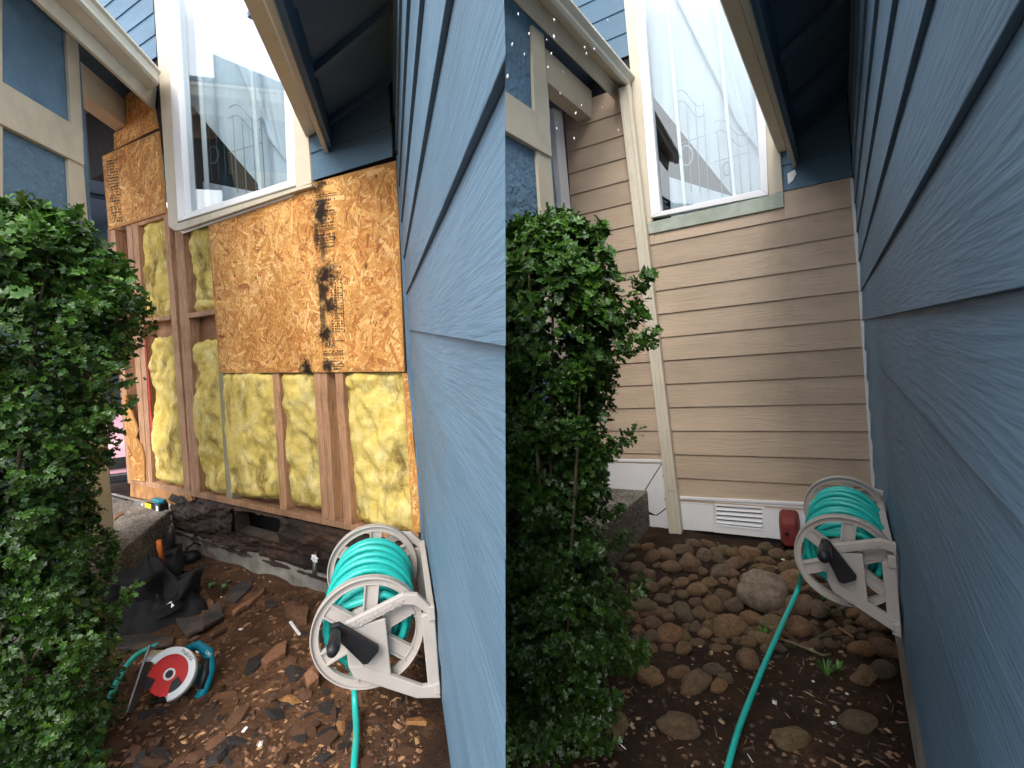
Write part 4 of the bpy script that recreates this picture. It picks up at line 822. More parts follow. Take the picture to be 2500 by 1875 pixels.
def strap(pts, w_, th, name, mat='fabric'):
    rings = []; pts = [V3(p) for p in pts]
    for i, p in enumerate(pts):
        d = (pts[min(i + 1, len(pts) - 1)] - pts[max(0, i - 1)]).normalized(); s_ = d.cross(ZUP); s_ = s_.normalized() if s_.length > .1 else X_; u_ = s_.cross(d)
        rings.append([p + u_ * w_ - s_ * th, p + u_ * w_ + s_ * th, p - u_ * w_ + s_ * th, p - u_ * w_ - s_ * th])
    return MB().loft(rings).build(name, M[mat], tb_, bevel=.002)
arc = lambda c, rx, ry, a0, a1, z0, z1, n=14: [c + V3((rx * math.cos(math.radians(a0 + (a1 - a0) * i / n)), ry * math.sin(math.radians(a0 + (a1 - a0) * i / n)), z0 + (z1 - z0) * i / n)) for i in range(n + 1)]
strap(arc(pb + V3((.03, .08, .05)), .19, .15, -40, 170, .06, .13), .035, .005, 'belt'); strap(arc(pb + V3((.05, -.03, .02)), .16, .10, -150, -10, .03, .10), .03, .005, 'belt')
strap([pb + V3((.06, -.12, .02)), pb + V3((.12, -.1, .09)), pb + V3((.19, -.04, .15)), pb + V3((.22, .02, .21))], .022, .004, 'hanging_strap')
MB().tube([pb + V3((-.02, .14, .28)), pb + V3((-.035, .14, .38)), pb + V3((-.03, .13, .43))], [.012, .016, .015], 10).build('hammer_handle', M['orange'], tb_, smooth=True)
MB().tube([pb + V3((.01, .17, .3)), pb + V3((.015, .18, .46)), pb + V3((.02, .18, .50))], [.02, .026, .014], 10).build('tool_grip', M['black'], tb_, smooth=True)
MB().tube([pb + V3((.0, .08, .16)), pb + V3((.02, .05, .27))], .006, 8).build('steel_tool', M['steel'], tb_)
MB().box(pb + V3((.17, -.09, .12)), V3((.8, .1, .5)).normalized(), V3((-.1, 1, 0)).normalized(), V3((-.5, 0, .8)).normalized(), .022, .003, .016).build('white_tag', M['white'], tb_)
MB().box(pb + V3((-.12, -.15, .03)), X_, ZUP, Y_, .016, .02, .003).build('white_tag', M['white'], tb_)
# black cap lying by the footing
kc = GP(470, 1368); kp = thing('knee_pad', kc, 'round black knee pad lying near the concrete footing', 'knee pad')
MB().loft([[kc + V3((math.cos(6.2832 * i / 20) * .065 * k, math.sin(6.2832 * i / 20) * .06 * k - z * .1, z)) for i in range(20)] for k, z in ((1, 0), (1.02, .03), (.9, .055), (.6, .07), (.2, .074))]).build('cup', M['black'], kp, smooth=True)
MB().tube([kc + V3((-.06, .0, .03)), kc + V3((-.07, .05, .08)), kc + V3((-.02, .07, .11)), kc + V3((.03, .06, .09))], .008, 8).build('strap', M['fabric'], kp, smooth=True)
# flat scraps outlined on the ground
def scrap(px, mat, name, th, label, cat, group=None, dz=0.0, warp=.01, bev=.003):
    g0 = [GP(u, v, dz) for u, v in px]; zc = max(p.z for p in g0) - .003; top = [V3((p.x, p.y, p.z * .5 + zc * .5 + random.uniform(0, warp) + th)) for p in g0]
    n = len(top); c = sum(top, V3()) / n + V3((0, 0, random.uniform(.2, .7) * th)); mb = MB()
    mb.add(top + [c] + [V3((p.x, p.y, p.z - th * 1.6)) for p in top], [(i, (i + 1) % n, n) for i in range(n)] + [(i, i + n + 1, (i + 1) % n + n + 1, (i + 1) % n) for i in range(n)] + [tuple(range(2 * n, n, -1))])
    return mb.build(name, M[mat], label=label, cat=cat, group=group, bevel=bev)
Z5 = lambda q: [(.3737 * x, 1080 + .3737 * y) for x, y in q]
Z6 = lambda q: [(600 + .3737 * x, 1080 + .3737 * y) for x, y in q]
scrap(Z5([(555, 1188), (640, 1105), (735, 1022), (748, 1085), (670, 1150), (600, 1204), (575, 1208)]), 'offcut', 'wood_offcut', .03, 'orange wood offcut with a splintered end beside the black tool belt', 'wood offcut', bev=.006)
scrap(Z5([(1150, 1200), (1320, 1180), (1440, 1092), (1462, 1165), (1335, 1268), (1220, 1284)]), 'slate', 'felt_strip', .012, 'bent strip of dark felt paper lying right of the tool belt', 'felt scrap', warp=.05)
scrap(Z5([(1470, 1045), (1500, 965), (1570, 930), (1655, 905), (1640, 960), (1545, 1052)]), 'slate', 'shingle_scrap', .008, 'dark grey shingle scrap below the concrete footing', 'shingle scrap')
scrap(Z5([(760, 1300), (950, 1270), (1140, 1280), (1130, 1330), (920, 1380), (770, 1370)]), 'slate', 'felt_strip', .01, 'grey dusty felt strip between tool belt and circular saw', 'felt scrap', warp=.03)
scrap(Z6([(282, 1182), (300, 1174), (362, 1270), (344, 1282)]), 'white', 'plastic_strip', .006, 'small white strip lying on the brown debris', 'plastic strip')
scrap(Z6([(245, 1090), (315, 1080), (420, 1112), (402, 1190), (335, 1196), (262, 1150)]), 'chip', 'wood_chunk', .03, 'broken orange wood chunk left of the reel disc', 'wood chunk')
scrap(Z6([(100, 1462), (190, 1365), (270, 1330), (262, 1400), (140, 1482)]), 'chip', 'bark_slab', .025, 'long reddish slab of rotten wood in the middle debris', 'wood chunk')
scrap(Z6([(385, 1560), (440, 1505), (492, 1508), (480, 1600), (410, 1640)]), 'chip', 'wood_chunk', .03, 'rust coloured wood chunk under the reel rim', 'wood chunk')
scrap(Z6([(5, 1090), (60, 1020), (130, 960), (120, 1000), (60, 1060), (12, 1105)]), 'chip', 'splinter', .015, 'long thin wood splinter below the footing', 'wood chunk')
scrap(Z6([(120, 1040), (165, 1045), (215, 1075), (180, 1090), (130, 1080)]), 'slate', 'shingle_scrap', .006, 'small grey slate scrap in the sawdust left of the reel', 'shingle scrap')
scrap(Z5([(1310, 1010), (1345, 990), (1370, 1030), (1400, 1070), (1390, 1095), (1320, 1055)]), 'chip', 'wood_chunk', .025, 'orange splintered chunk beside a green weed', 'wood chunk')
scrap(Z5([(1515, 1140), (1560, 1090), (1659, 1030), (1655, 1060), (1570, 1120), (1530, 1150)]), 'chip', 'splinter', .016, 'long pale splinter between shingle scrap and bark', 'wood chunk')
scrap(Z5([(740, 490), (770, 478), (800, 465), (808, 480), (770, 500), (748, 515)]), 'chip', 'wood_chip', .01, 'torn orange wood chip on the concrete step', 'wood chip', dz=zs + .04)
rd = random.Random(21); CH = []
for k in range(6):
    n = rd.choice((5, 6, 7)); o = [V3((math.cos(6.2832 * i / n) * rd.uniform(.6, 1.1), math.sin(6.2832 * i / n) * rd.uniform(.3, .75), 0)) for i in range(n)]
    mb = MB(); mb.add([p + V3((0, 0, rd.uniform(.22, .4))) for p in o] + [V3((0, 0, rd.uniform(.35, .55)))] + o, [(i, (i + 1) % n, n) for i in range(n)] + [(i, i + n + 1, (i + 1) % n + n + 1, (i + 1) % n) for i in range(n)] + [tuple(range(2 * n, n, -1))])
    me = bpy.data.meshes.new('wood_piece'); me.from_pydata(mb.v, [], mb.f); bm = bmesh.new(); bm.from_mesh(me); bmesh.ops.recalc_face_normals(bm, faces=bm.faces); bm.to_mesh(me); bm.free(); CH.append(me)
for mt in ('chip', 'slate', 'offcut'):
    for me in CH[:]:
        if not me.materials: pass
def in_left_bay(u, v): return v > 1290 and u < 1030 and not (330 < u < 470 and v < 1560) and not (u < 420 and v < 1330) and u > 160 + (1875 - v) * .22
cnt = 0
variants = {mt: [] for mt in ('chip', 'slate', 'offcut')}
for mt in variants:
    for me in CH: m2 = me.copy(); m2.materials.append(M[mt]); variants[mt].append(m2)
while cnt < 260:
    u, v = rd.uniform(160, 1030), rd.uniform(1300, 1870)
    if not in_left_bay(u, v): continue
    if (BL.back.M @ (GP(u, v) - BL.back.O)).z < .05: continue
    mt = rd.choices(('chip', 'slate', 'offcut'), (8, 5, .8))[0]; o = bpy.data.objects.new('wood_piece', rd.choice(variants[mt])); sz = .018 + .045 * rd.random() ** 1.8 * (1.3 if v > 1500 else 1)
    link(o, GP(u, v, -.004)); o.rotation_euler = (rd.uniform(-.4, .4), rd.uniform(-.4, .4), rd.uniform(0, 6.28)); o.scale = (sz, sz * rd.uniform(.6, 1.1), sz * rd.uniform(.5, 1.0))
    nm, lb = {'chip': ('wood_piece', 'reddish brown piece of rotten wood on the ground below the stripped wall'), 'slate': ('shingle_piece', 'small dark broken scrap on the ground below the stripped wall'), 'offcut': ('wood_piece', 'small orange wood chip on the ground below the stripped wall')}[mt]
    zone = 'between tool belt and footing' if v < 1420 and u < 640 else 'between footing and reel' if v < 1480 and u >= 560 else 'beside the circular saw' if u < 560 and v < 1740 else 'in the middle of the bay' if v < 1640 else 'under the reel' if u > 760 else 'in front of the saw along the hose'
    lb = ('larger ' if sz > .045 else 'tiny ' if sz < .028 else '') + lb.replace('on the ground below the stripped wall', 'lying ' + zone).replace('small ', '')
    o.name = nm; tag(o, lb, 'debris', 'debris fallen below the stripped wall'); cnt += 1
# loose crumbs, splinters and sawdust clods: too many to count
mb = MB(); mb.c = []
while len(mb.f) < 7500:
    u, v = rd.uniform(160, 1040), rd.uniform(1300, 1872)
    if not in_left_bay(u, v): continue
    p = GP(u, v, .0); 
    if (BL.back.M @ (p - BL.back.O)).z < .01: continue
    l = rd.uniform(.004, .02) * (1.6 if rd.random() < .12 else 1); a = rd.uniform(0, 6.28); d = V3((math.cos(a), math.sin(a), rd.uniform(-.3, .5))); q = V3((-math.sin(a), math.cos(a), rd.uniform(-.3, .3))); w_ = l * rd.uniform(.15, .6)
    c = rd.choice(((.22, .105, .045), (.15, .068, .03), (.09, .04, .02), (.30, .16, .07), (.05, .025, .014), (.18, .085, .037), (.12, .055, .026), (.07, .035, .018)) if rd.random() < .985 else ((.7, .68, .65),))
    top = p + V3((0, 0, l * .45)); mb.add([p - d * l - q * w_, p + d * l - q * w_, p + d * l * .8 + q * w_, p - d * l * .9 + q * w_, top], [(0, 1, 4), (1, 2, 4), (2, 3, 4), (3, 0, 4)]); mb.c += [c + (1,)] * 5
mb.build('sawdust_crumbs', M['strand'], label='sawdust, splinters and crumbs scattered below the stripped wall', cat='debris', kind='stuff', fix=False)
# ================================================================ RIVER ROCKS
ROCKS = []
r5 = lambda x, y, w_, h_: (1230 + .3737 * x, 1080 + .3737 * y, .3737 * w_, .3737 * h_)
r6 = lambda x, y, w_, h_: (1750 + .3737 * x, 1080 + .3737 * y, .3737 * w_, .3737 * h_)
for q in ((970, 745, 90, 110), (1060, 735, 105, 110), (1170, 705, 110, 105), (1210, 790, 120, 170), (1095, 815, 110, 110), (1315, 735, 90, 120), (1420, 710, 130, 90), (1500, 722, 80, 90), (1300, 845, 50, 90), (1410, 845, 110, 120), (1495, 795, 140, 65), (955, 865, 65, 110), (955, 945, 110, 105), (1045, 915, 95, 75), (1160, 915, 95, 85),
        (1255, 962, 120, 110), (1345, 915, 90, 80), (1430, 1000, 90, 100), (885, 1055, 190, 125), (1035, 1022, 100, 90), (1255, 1042, 75, 80), (1000, 1108, 110, 80), (1070, 1142, 80, 75), (1185, 1112, 90, 170), (1280, 1112, 90, 105), (1370, 1057, 110, 150), (1460, 1205, 190, 190), (1500, 1065, 110, 115), (1255, 1212, 70, 100), (1315, 1245, 85, 90), (1080, 1250, 160, 160), (960, 1275, 95, 110),
        (830, 1395, 200, 230), (1590, 1410, 115, 190), (960, 1525, 160, 150), (1250, 1565, 200, 140), (1405, 1590, 100, 100), (860, 885, 80, 55), (850, 955, 80, 75), (1140, 1062, 55, 60), (1180, 1265, 80, 90), (1235, 885, 55, 55), (1100, 985, 50, 45), (1330, 985, 50, 45), (1140, 1500, 120, 100), (1370, 1480, 110, 90), (1240, 660, 90, 70), (1340, 665, 80, 60), (880, 1230, 70, 90), (760, 1180, 90, 90), (1440, 905, 50, 60)): ROCKS.append(r5(*q))
for q in ((225, 735, 125, 150), (300, 975, 270, 330), (400, 730, 90, 95), (450, 815, 85, 110), (510, 880, 170, 90), (485, 942, 115, 52), (525, 1070, 165, 170), (540, 1205, 140, 165), (660, 1090, 100, 185), (375, 1185, 160, 140), (285, 1278, 125, 110), (1040, 1165, 200, 180), (940, 1345, 145, 120), (1105, 1350, 150, 160), (190, 890, 75, 90), (115, 925, 60, 80), (625, 950, 75, 80), (640, 1235, 60, 80), (835, 1085, 75, 85),
        (320, 770, 90, 70), (560, 955, 60, 50), (150, 955, 45, 60), (500, 800, 90, 80), (780, 1060, 60, 60), (1090, 1480, 160, 140), (780, 1240, 60, 60), (60, 1540, 80, 90), (520, 730, 60, 70), (860, 1180, 70, 60), (560, 815, 60, 60), (620, 860, 60, 60), (740, 1000, 80, 70), (900, 1050, 70, 60), (960, 1060, 60, 50)): ROCKS.append(r6(*q))
for q in ((1660, 1770, 85, 70), (1930, 1800, 75, 62), (2090, 1760, 70, 60), (1480, 1790, 100, 80), (2110, 1650, 60, 45)): ROCKS.append(q)
tr_ = 0
while tr_ < 6000 and len(ROCKS) < 270:
    tr_ += 1; u, v = rd.uniform(1525, 2160), 1334 + 250 * rd.random() ** 1.1; w_ = rd.uniform(22, 50)
    if all(abs(u - a) > (w_ + c_) * .38 or abs(v - b_) > (w_ + d_) * .34 for a, b_, c_, d_ in ROCKS) and u < 2090 + (v - 1345) * .3: ROCKS.append((u, v, w_, w_ * rd.uniform(.7, 1.1)))
RM = []
for k in range(10):
    bm = bmesh.new(); bmesh.ops.create_icosphere(bm, subdivisions=3, radius=1.0)
    for vv in bm.verts:
        d = vv.co.normalized(); p = d * 1.1 + V3((k * 5.3, k, 0)); flat = 0
        for ax_ in ((.9, .2, .4), (-.5, .7, .5), (.1, -.8, .6)):
            aa = V3((ax_[0] + .4 * math.sin(k * 2.1), ax_[1] + .4 * math.cos(k * 3.3), ax_[2])).normalized(); flat += max(0, d.dot(aa) - .72) * .55
        vv.co = d * (1 + .16 * noise.noise(p) + .13 * noise.noise(p * 2.2) + .05 * noise.noise(p * 5) - flat * 1.4)
    me = bpy.data.meshes.new('river_rock'); bm.to_mesh(me); bm.free(); me.polygons.foreach_set('use_smooth', [True] * len(me.polygons)); me.materials.append(M['rock']); RM.append(me)
big_i = max(range(len(ROCKS)), key=lambda i: ROCKS[i][2] * ROCKS[i][3])
info = []
for i, (u, v, w_, h_) in enumerate(ROCKS):
    y = GP(u, v + h_ * .3).y; wx = w_ / F * y / 2 * 1.3; hz = max(h_ / F * y / 2 * .85, wx * .5); dep = min(hz, wx * 1.1) * 1.15
    c = at_z(u, v, gz(at_z(u, v).x, at_z(u, v).y) + min(hz, wx) * .5)
    o = bpy.data.objects.new('river_rock', RM[i % 10]); link(o, c); o.scale = (wx, hz * 1.02, min(hz, wx * .95) * .92)
    o.rotation_euler = (rd.uniform(-.25, .25) + (.35 if hz > wx else .1), rd.uniform(-.3, .3), rd.uniform(-.5, .5) + (3.14 if rd.random() < .5 else 0))
    if i == big_i:
        m2 = RM[i % 10].copy(); m2.materials[0] = M['greyrock']; o.data = m2; o.name = 'boulder'; tag(o, 'largest grey boulder standing in the middle of the river rocks', 'rock', 'river rocks')
    else: info.append((v, u, w_ * h_, o))
info.sort(key=lambda k: k[0]); ORD = ['first', 'second', 'third', 'fourth', 'fifth', 'sixth', 'seventh', 'eighth', 'ninth', 'tenth', 'eleventh', 'twelfth', 'thirteenth', 'fourteenth', 'fifteenth', 'sixteenth', 'seventeenth', 'eighteenth']
rows = [info[k:k + 17] for k in range(0, len(info), 17)]
for ri, row in enumerate(rows):
    row.sort(key=lambda k: k[1])
    for ci, (v, u, ar, o) in enumerate(row):
        size = 'large' if ar > 3500 else 'small' if ar < 1100 else 'medium'
        tag(o, f'{size} brown river rock, {ORD[ci]} from the left in the {ORD[ri]} row from the skirt board', 'rock', 'river rocks')
mb = MB(); mb.c = []
while len(mb.f) < 4200:
    u, v = rd.uniform(1300, 2250), rd.uniform(1330, 1872); p = GP(u, v)
    if (br.M @ (p - br.O)).z < .02 or (pR.M @ (p - pR.O)).z < .02: continue
    l = rd.uniform(.004, .014); a = rd.uniform(0, 6.28); st_ = rd.random() < .3; d = V3((math.cos(a), math.sin(a), rd.uniform(-.2, .5))) * (2.2 if st_ else 1); q = V3((-math.sin(a), math.cos(a), 0)); w_ = l * (.16 if st_ else .7)
    c = rd.choice(((.12, .065, .035), (.05, .03, .02), (.2, .11, .06), (.09, .05, .03), (.3, .2, .12), (.03, .02, .015))) if rd.random() < .985 else (.5, .5, .48)
    mb.add([p - d * l - q * w_, p + d * l - q * w_, p + d * l + q * w_, p - d * l + q * w_, p + V3((0, 0, l * .6))], [(0, 1, 4), (1, 2, 4), (2, 3, 4), (3, 0, 4)]); mb.c += [c + (1,)] * 5
mb.build('bark_mulch', M['strand'], label='bark crumbs and needles between the river rocks', cat='mulch', kind='stuff', fix=False)
tw_ = [GP(1900, 1558, .03), GP(1950, 1575, .03), GP(2010, 1600, .02), GP(2028, 1598, .02)]; twg = MB().tube(tw_, .006, 6).build('twig', M['bark'], label='thin curved twig lying below the reel on the soil', cat='twig', smooth=True)
for (px, lb, nm) in (((2048, 1532, 2084, 1556), 'short pale splinter on the soil right of the teal hose', 'splinter'), ((1970, 1570, 2030, 1538), 'thin straight twig crossing another between hose and wall', 'twig')):
    MB().tube([GP(px[0], px[1], .02), GP((px[0] + px[2]) / 2, (px[1] + px[3]) / 2, .025), GP(px[2], px[3], .02)], .005, 6).build(nm, M['offcut'] if nm == 'splinter' else M['bark'], label=lb, cat=nm)
# small weeds
def weed(u, v, n, h_, lab, gn):
    p0 = GP(u, v); r0 = thing('weed', p0, lab, 'weed'); 
    for i in range(n):
        a = rd.uniform(0, 6.28); d = V3((math.cos(a), math.sin(a), 0)); b = p0 + d * .006; w_ = rd.uniform(.003, .006) * gn
        mb = MB(); mb.c = []; pts = [b + d * h_ * t * .6 + V3((0, 0, h_ * (t * 1.3 - t * t * .6))) for t in (0, .35, .7, 1)]; s_ = V3((-d.y, d.x, 0)); vs_ = []
        for k, p in enumerate(pts): ww = w_ * (.6, 1, .9, .1)[k]; vs_ += [p - s_ * ww, p + s_ * ww]
        mb.add(vs_, [(2 * k, 2 * k + 1, 2 * k + 3, 2 * k + 2) for k in range(3)]); g_ = rd.uniform(.7, 1.2); mb.c = [(.07 * g_, .17 * g_, .03 * g_, 1)] * len(vs_); mb.build('blade', M['leaf'], r0, fix=False)
for (u, v, n, h_, lab, gn) in ((2018, 1650, 16, .07, 'grass tuft on the soil below the right reel', .7), (2046, 1640, 14, .05, 'leafy green weed beside the grass tuft', 1.6), (1935, 1582, 10, .03, 'tiny green weed beside the teal hose on the soil', 1.3), (2017, 1470, 12, .04, 'green sprout under the right reel between rocks', 1.6), (1862, 1550, 10, .04, 'green weed growing on a rock left of the teal hose', 1.6), (515, 1436, 10, .04, 'round leaved green weed in the debris', 3.0), (545, 1442, 14, .05, 'wispy weed in the debris left of the shingle scrap', .8)): weed(u, v, n, h_, lab, gn)
# ================================================================ HOLLY SHRUBS
LX = [.10, .24, .38, .53, .69, .86]; LW = [.62, .30, 1.0, .40, .80, .24]
def leaf_shape(rnd):
    """spiny holly leaf, unit length along +x, cupped, paler rim: vertices, faces, rim flags"""
    v = [V3((0, 0, 0)), V3((.3, 0, .02)), V3((.55, 0, .03)), V3((.8, 0, .01)), V3((1.0, 0, -.05))]; rim = [0] * 4 + [1]
    for sgn in (-1, 1):
        for x, w_ in zip(LX, LW):
            ww = w_ * .34 * rnd.uniform(.85, 1.1); v.append(V3((x + (.05 if w_ > .5 else -.02), sgn * ww, .10 * ww + (.16 * w_ * rnd.uniform(-.3, 1) if w_ > .5 else 0)))); rim.append(1 if w_ > .5 else .35)
    f = []
    for k, b in enumerate((5, 11)):
        t = [(0, b, b + 1), (0, b + 1, 1), (1, b + 1, b + 2), (1, b + 2, b + 3), (1, b + 3, 2), (2, b + 3, b + 4), (2, b + 4, 3), (3, b + 4, b + 5), (3, b + 5, 4)]
        f += t if k else [tuple(reversed(q)) for q in t]
    return v, f, rim
def shrub(u0, y0, prof, nleaf, lab, seed, foot, nbig):
    rnd = random.Random(seed); SH = [leaf_shape(rnd) for _ in range(6)]
    base = V3((at(u0, 1700, y0).x, y0, -.05)); root = thing('holly_shrub', base, lab, 'shrub')
    rad = lambda v: next(((a[1] + (b[1] - a[1]) * (v - a[0]) / (b[0] - a[0])) - u0 - 2 for a, b in zip(prof, prof[1:]) if a[0] <= v <= b[0]), 40) / F * y0
    v0, v1 = prof[0][0], prof[-1][0]; leaves = []
    clumps = [(rnd.uniform(v0, v1), rnd.uniform(0, 6.28), min(1.0, rnd.uniform(.5, 1.12))) for _ in range(330)]
    sprigs = [(rnd.uniform(v0, v1 - 150), rnd.uniform(-2.6, .5), rnd.uniform(.06, .12)) for _ in range(34)]
    while len(leaves) < nleaf:
        sp = rnd.random() < .06
        if sp: cv, ca, cl_ = rnd.choice(sprigs); k_ = rnd.random(); v = cv - 40 * k_ + rnd.gauss(0, 5); th = ca + rnd.gauss(0, .04); rho = 1.0
        elif rnd.random() < .76:
            cv, ca, cr_ = rnd.choice(clumps); v = cv + rnd.gauss(0, 17); th = ca + rnd.gauss(0, .12); rho = min(1.03, cr_ + rnd.gauss(0, .09))
        else: v = rnd.uniform(v0, v1); th = rnd.uniform(0, 6.283); rho = .93 * rnd.random() ** .4
        if not (v0 - 5 < v < v1): continue
        r = rad(max(v, v0)) * max(.05, rho) * (.97 + .2 * noise.noise(V3((math.cos(th) * 1.7, math.sin(th) * 1.7, v * .014 + seed)))) + (cl_ * k_ if sp else 0); c = at(u0, v, y0) + V3((math.cos(th) * r, math.sin(th) * r, 0))
        if rnd.random() > .55 + .45 * (noise.noise(c * 5 + V3((seed, 0, 0))) > -.25): continue
        out = V3((math.cos(th), math.sin(th), rnd.uniform(-.2, .9))); nrm = (out * .7 + V3((rnd.gauss(0, .6), rnd.gauss(0, .6), .55 + rnd.gauss(0, .5)))).normalized()
        dx = V3((rnd.gauss(0, 1), rnd.gauss(0, 1), rnd.gauss(-.1, .7))) + out * .7; dx = (dx - nrm * dx.dot(nrm)).normalized(); dy = nrm.cross(dx)
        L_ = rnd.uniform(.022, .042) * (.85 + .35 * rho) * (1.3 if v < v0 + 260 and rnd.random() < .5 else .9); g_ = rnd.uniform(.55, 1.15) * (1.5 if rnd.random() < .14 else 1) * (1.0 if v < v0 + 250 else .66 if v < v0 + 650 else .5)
        L_ *= 1.5 if rho < .75 else 1; g_ *= .8 if rho < .75 else 1.08  # shade put into the leaf tint: darker deep inside and low down
        leaves.append((c, dx, dy, nrm, L_, g_, rnd.randrange(6), rho))
    vis = sorted([l for l in leaves if l[7] > .62 and 0 <= 1250 + l[0].x / l[0].y * F <= 2500], key=lambda l: l[0].y - l[4] * 8)[:nbig]; vid = set(id(l) for l in vis)
    mats = []
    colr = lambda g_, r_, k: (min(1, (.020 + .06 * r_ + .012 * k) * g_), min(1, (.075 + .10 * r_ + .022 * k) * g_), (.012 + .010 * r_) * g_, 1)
    mb = MB(); mb.c = []
    for l in leaves:
        if id(l) in vid: continue
        c, dx, dy, nn, L_, g_, k, rho = l; vs_, fs, rim = SH[k]
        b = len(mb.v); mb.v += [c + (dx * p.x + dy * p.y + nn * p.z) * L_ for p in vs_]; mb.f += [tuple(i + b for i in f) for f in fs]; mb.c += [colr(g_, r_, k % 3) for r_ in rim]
    mb.build('foliage', M['leaf'], root, kind='stuff', fix=False, smooth=False)
    ms = []
    for k, (vs_, fs, rim) in enumerate(SH):
        for g_ in (.75, 1.1):
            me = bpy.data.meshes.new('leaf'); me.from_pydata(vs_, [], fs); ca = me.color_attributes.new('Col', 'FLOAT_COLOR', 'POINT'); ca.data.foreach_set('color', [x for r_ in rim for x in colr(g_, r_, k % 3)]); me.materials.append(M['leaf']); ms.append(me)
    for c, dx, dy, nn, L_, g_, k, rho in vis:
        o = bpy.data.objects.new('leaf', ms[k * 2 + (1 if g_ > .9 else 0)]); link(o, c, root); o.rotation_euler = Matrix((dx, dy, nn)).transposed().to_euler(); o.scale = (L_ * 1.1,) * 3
    for i in range(9):
        v = rnd.uniform(v0 + 20, v1 - 150); th = rnd.uniform(3.3, 6.4); r = rad(v) * rnd.uniform(.6, .97); e = at(u0, v, y0) + V3((math.cos(th) * r, math.sin(th) * r, 0)); s_ = base + V3((rnd.uniform(-.06, .06), rnd.uniform(-.06, .06), 0))
        mid = s_.lerp(e, .5) + V3((rnd.uniform(-.08, .08), rnd.uniform(-.08, .08), .12)); pts = [s_.lerp(mid, t).lerp(mid.lerp(e, t), t) for t in [k / 8 for k in range(9)]]
        MB().tube(pts, [.013 - .0012 * k for k in range(9)], 6).build('branch', M['bark'], root, smooth=True, fix=False)
    return root
shrub(40, 1.85, [(505, 120), (545, 170), (590, 205), (650, 245), (720, 285), (790, 305), (860, 298), (950, 280), (1050, 258), (1130, 238), (1200, 208), (1330, 198), (1420, 212), (1500, 232), (1600, 246), (1700, 250), (1800, 245), (1900, 235)], 27000,
    'dark green holly shrub in front of the porch by the stripped wall', 3, None, 300)
shrub(1338, 1.9, [(535, 1400), (560, 1440), (620, 1465), (690, 1530), (750, 1556), (830, 1560), (880, 1522), (950, 1492), (1060, 1492), (1150, 1468), (1270, 1470), (1370, 1500), (1470, 1535), (1560, 1530), (1640, 1500), (1720, 1480), (1800, 1465), (1900, 1450)], 27000,
    'dark green holly shrub in front of the tan siding beside river rocks', 5, None, 300)
# ================================================================ PINK CAR BEYOND THE PORCH
cp = V3((-4.75, 6.15, -.03)); car = thing('parked_car', cp, 'pale pink car parked beyond the porch, glimpsed past the stripped wall', 'car'); fw = V3((.25, -.97, 0)).normalized(); sd_ = V3((-fw.y, fw.x, 0))
def csec(x, w_, z0, z1, k=.86): return [cp + fw * x + sd_ * y + ZUP * z for y, z in ((-w_, z0), (w_, z0), (w_ * 1.02, (z0 + z1) / 2), (w_ * k, z1), (-w_ * k, z1), (-w_ * 1.02, (z0 + z1) / 2))]
MB().loft([csec(x, w_, a, b) for x, w_, a, b in ((.92, .62, .35, .62), (.86, .76, .26, .74), (.6, .82, .24, .84), (-.1, .84, .24, .95), (-1.4, .84, .24, .98), (-2.2, .8, .28, .95), (-2.6, .7, .4, .8))]).build('body', M['pink'], car, bevel=.03, smooth=True)
MB().loft([csec(x, w_, .9, b, .9) for x, w_, b in ((.1, .74, .94), (-.55, .66, 1.48), (-1.5, .66, 1.5), (-2.2, .7, 1.0))]).build('cabin', M['pink'], car, bevel=.02)
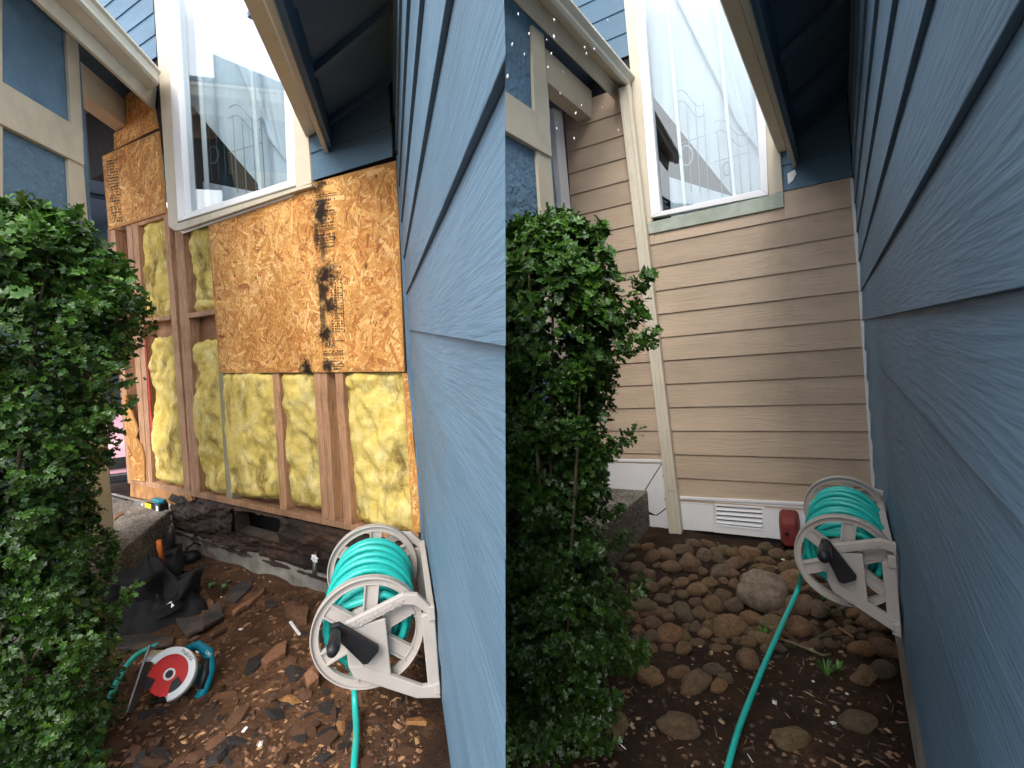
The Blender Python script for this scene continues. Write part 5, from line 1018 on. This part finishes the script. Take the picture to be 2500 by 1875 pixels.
MB().prism([cp + fw * x + sd_ * y + ZUP * z for x, y, z in ((.065, -.62, 1.0), (.065, .62, 1.0), (-.5, .56, 1.44), (-.5, -.56, 1.44))], fw * .03 + ZUP * .02).build('windscreen', M['carglass'], car)
for y in (-1, 1):
    MB().prism([cp + fw * x + sd_ * y * q + ZUP * z for x, q, z in ((-.1, .72, 1.0), (-1.9, .72, 1.02), (-1.5, .665, 1.42), (-.6, .665, 1.42))], sd_ * y * .012).build('side_window', M['carglass'], car)
    MB().box(cp + fw * .9 + sd_ * y * .52 + ZUP * .62, fw, sd_, ZUP, .03, .13, .07).build('headlight', M['steel'], car, bevel=.02)
    MB().box(cp + fw * -.1 + sd_ * y * .92 + ZUP * 1.05, fw, sd_, ZUP, .05, .08, .06).build('wing_mirror', M['pink'], car, bevel=.02)
    for x in (.25, -1.9): 
        wc = cp + fw * x + sd_ * y * .74 + ZUP * .31; wh = MB().tube([wc - sd_ * .1, wc + sd_ * .1], .31, 24).build('wheel', M['tyre'], car, bevel=.02); MB().tube([wc - sd_ * .104, wc + sd_ * .104], .18, 16).build('rim', M['steel'], wh)
MB().box(cp + fw * .93 + ZUP * .48, fw, sd_, ZUP, .012, .4, .06).build('grille', M['black'], car)
MB().box(cp + fw * .9 + ZUP * .32, fw, sd_, ZUP, .05, .7, .05).build('bumper', M['black'], car, bevel=.02)

# a few flakes of wet snow drifting past the porch eave
rs_ = random.Random(31); mb = MB()
for (x, y) in ((95, 92), (280, 260), (328, 240), (528, 310), (540, 350), (388, 470), (368, 610), (310, 350), (135, 355), (55, 290), (508, 688), (643, 700), (345, 840), (460, 905), (748, 850), (290, 440), (470, 740), (165, 220), (590, 320), (330, 130), (25, 500), (680, 130)):
    c = at(1230 + .3737 * x, .3737 * y, rs_.uniform(1.1, 2.2)); k = rs_.uniform(.0016, .0036); d = V3((rs_.uniform(-.3, .3), 0, 1)).normalized()
    mb.tube([c - d * k * 2, c - d * k, c, c + d * k, c + d * k * 2], [k * .3, k * .9, k, k * .8, k * .3], 6)
mb.build('snow_flakes', M['white'], label='sparse wet snow flakes falling past the porch eave', cat='snow', kind='stuff', smooth=True)
